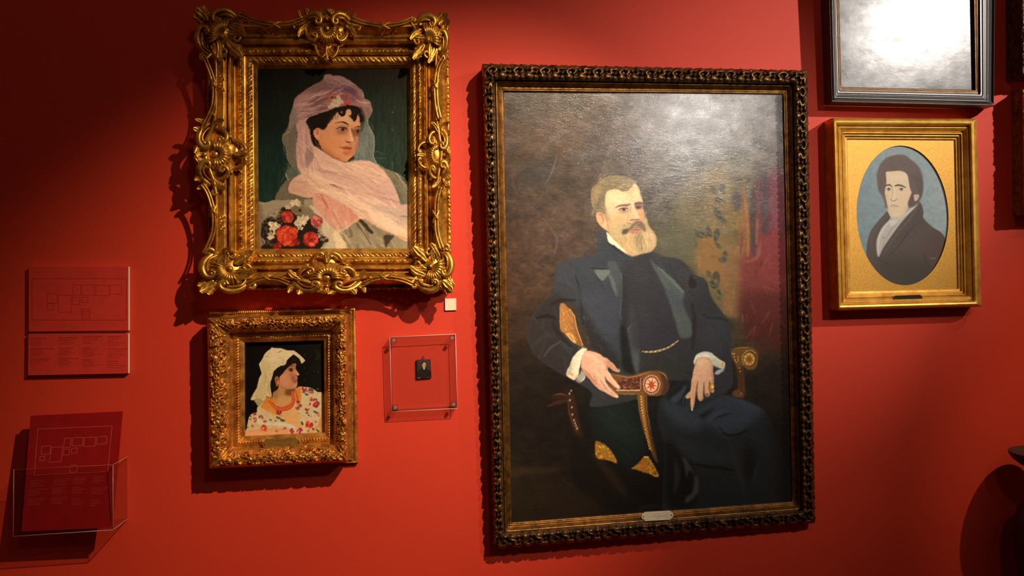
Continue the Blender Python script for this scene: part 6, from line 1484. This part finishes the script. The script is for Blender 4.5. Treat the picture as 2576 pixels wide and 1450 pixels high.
for P in [[(588, 374), (650, 372), (642, 456), (580, 458)], [(664, 370), (760, 366), (752, 440), (656, 444)], [(770, 368), (874, 364), (866, 446), (764, 450)], [(886, 362), (978, 356), (970, 424), (880, 430)], [(380, 448), (462, 444), (456, 516), (374, 522)],
          [(470, 456), (570, 452), (556, 588), (450, 594)], [(582, 474), (634, 472), (628, 526), (576, 530)], [(654, 466), (706, 462), (700, 508), (648, 512)], [(366, 540), (410, 538), (404, 576), (360, 580)]]: crect(P)
seg += [((640, 622), (706, 619)), ((630, 686), (698, 682)), ((636, 640), (632, 684)), ((704, 638), (700, 682)), ((508, 520), (516, 520))]
cbars('printed_plan', seg, 3.2, M_cline, LEAF)
seg = []
g = random.Random(6)
for x, y, ws in [(275, 760, [130, 110, 90, 120]), (262, 845, [180, 100, 120, 90]), (255, 930, [160, 140, 110, 120]), (490, 750, [150, 120, 100, 130]), (478, 832, [120, 90, 130, 80]), (466, 922, [150, 120, 100, 110]), (668, 738, [135, 120, 110, 90]), (660, 826, [60, 120, 90, 100]), (652, 928, [70, 100, 90, 120]), (846, 728, [110, 90, 110, 80]), (838, 832, [150, 120, 90, 110]), (832, 938, [70, 90, 110, 60])]:
    for i, w in enumerate(ws): seg.append(((x - i * 2, y + i * 17), (x - i * 2 + w, y + i * 17 - w * .04)))
M_ctext = plain('leaflet_text', (186, 60, 54), .5)
cbars('printed_text', seg, 4.2, M_ctext, LEAF)

# ---------------------------------------------------------------- 15. black pedestal at the right edge ----
M_black, t_, b_ = nt('black_bronze'); n_ = noise(t_, 18, 4); r_ = ramp(t_, n_.outputs['Fac'], [(.3, tuple(s2l((26, 26, 22)))), (.7, tuple(s2l((44, 44, 38))))]); t_.links.new(r_.outputs['Color'], b_.inputs['Base Color']); setb(b_, Roughness=.5)
DX, DY, DH = 2646, 1142, .15
c0 = WN(DX, DY, DH)
def lathe(name, prof, parent, k=64):
    a = np.linspace(0, 2 * np.pi, k, endpoint=False)
    G = np.array([[(c0[0] + r * math.cos(t), c0[1] + r * math.sin(t), z) for t in a] for r, z in prof])
    return mk(name, *gridmesh(G, closed=True), M_black, parent)
T11 = thing('pedestal_urn', 'black turned pedestal with round dish top, mostly beyond the right edge', 'pedestal')
zt = c0[2]
lathe('dish', [(.001, zt - .004), (.06, zt - .003), (.098, zt + .001), (.106, zt + .003), (.1085, zt), (.107, zt - .006), (.098, zt - .020), (.078, zt - .036), (.045, zt - .050), (.022, zt - .058)], T11)
lathe('stem', [(.022, zt - .0585), (.020, zt - .10), (.024, zt - .13), (.03, zt - .14)], T11)
lathe('body', [(.030, zt - .1405), (.062, zt - .150), (.090, zt - .172), (.101, zt - .215), (.100, zt - .28), (.090, zt - .38), (.07, zt - .50), (.06, zt - .62), (.06, zt - .80), (.10, zt - .9), (.115, .06)], T11)
lathe('base', [(.115, .0595), (.13, .05), (.135, .03), (.14, .02), (.14, .0005), (.001, .0005)], T11)

# ---------------------------------------------------------------- room shell ----
M_wall, t_, b_ = nt('red_wall_paint'); n_ = noise(t_, 3.0, 4); r_ = ramp(t_, n_.outputs['Fac'], [(.3, tuple(s2l(WALL_C))), (.7, tuple(s2l([c * 1.03 for c in WALL_C])))]); t_.links.new(r_.outputs['Color'], b_.inputs['Base Color']); setb(b_, Roughness=.62, specular=.3)
n_ = noise(t_, 260, 4); bump(t_, b_, n_.outputs['Fac'], .12, .0015)
def slabbox(name, lo, hi, mat):
    x0, y0, z0 = lo; x1, y1, z1 = hi
    V = [(x0, y0, z0), (x1, y0, z0), (x1, y1, z0), (x0, y1, z0), (x0, y0, z1), (x1, y0, z1), (x1, y1, z1), (x0, y1, z1)]
    return tag(mk(name, V, [[0, 1, 2, 3], [7, 6, 5, 4], [0, 4, 5, 1], [1, 5, 6, 2], [2, 6, 7, 3], [3, 7, 4, 0]], mat, None, smooth=False), kind='structure')
slabbox('wall_back', (-6, 0, 0), (6.5, .12, 4.2), M_wall)
M_floor, t_, b_ = nt('dark_wood_floor'); n_ = noise(t_, 4, 6, .6, vec=(1, 14, 1)); r_ = ramp(t_, n_.outputs['Fac'], [(.3, tuple(s2l((58, 36, 22)))), (.7, tuple(s2l((88, 58, 36))))]); t_.links.new(r_.outputs['Color'], b_.inputs['Base Color']); setb(b_, Roughness=.4)
slabbox('floor', (-6, -6, -.1), (6.5, 0, 0), M_floor)

# ---------------------------------------------------------------- camera and lamps ----
cd = bpy.data.cameras.new('camera'); cam = link(bpy.data.objects.new('camera', cd)); scene.camera = cam
cd.sensor_fit = 'HORIZONTAL'; cd.sensor_width = 36; cd.lens = FPX / 2576 * 36; cd.clip_start = .05
def b3(v): return Vector((v[0], v[2], -v[1]))
X_, Y_, Z_ = b3(CR[:, 0]), -b3(CR[:, 1]), -b3(CR[:, 2])
cam.matrix_world = Matrix(((X_.x, Y_.x, Z_.x, 0), (X_.y, Y_.y, Z_.y, -DIST), (X_.z, Y_.z, Z_.z, CAMZ), (0, 0, 0, 1)))
def spot(name, pos, target, power, ang, blend, size, col):
    d = bpy.data.lights.new(name, 'SPOT'); d.energy = power; d.spot_size = math.radians(ang); d.spot_blend = blend; d.shadow_soft_size = size; d.color = col
    o = link(bpy.data.objects.new(name, d)); o.location = pos
    o.rotation_euler = (Vector(target) - Vector(pos)).to_track_quat('-Z', 'Y').to_euler(); return o
for a in LAMPS: spot(*a)
w = bpy.data.worlds.new('room'); scene.world = w; w.use_nodes = True
bg = w.node_tree.nodes['Background']; bg.inputs['Color'].default_value = (*AMB_C, 1); bg.inputs['Strength'].default_value = AMB
vs = scene.view_settings; vs.view_transform = 'Standard'; vs.look = 'None'; vs.gamma = 1; vs.use_curve_mapping = False; vs.exposure = EXPO
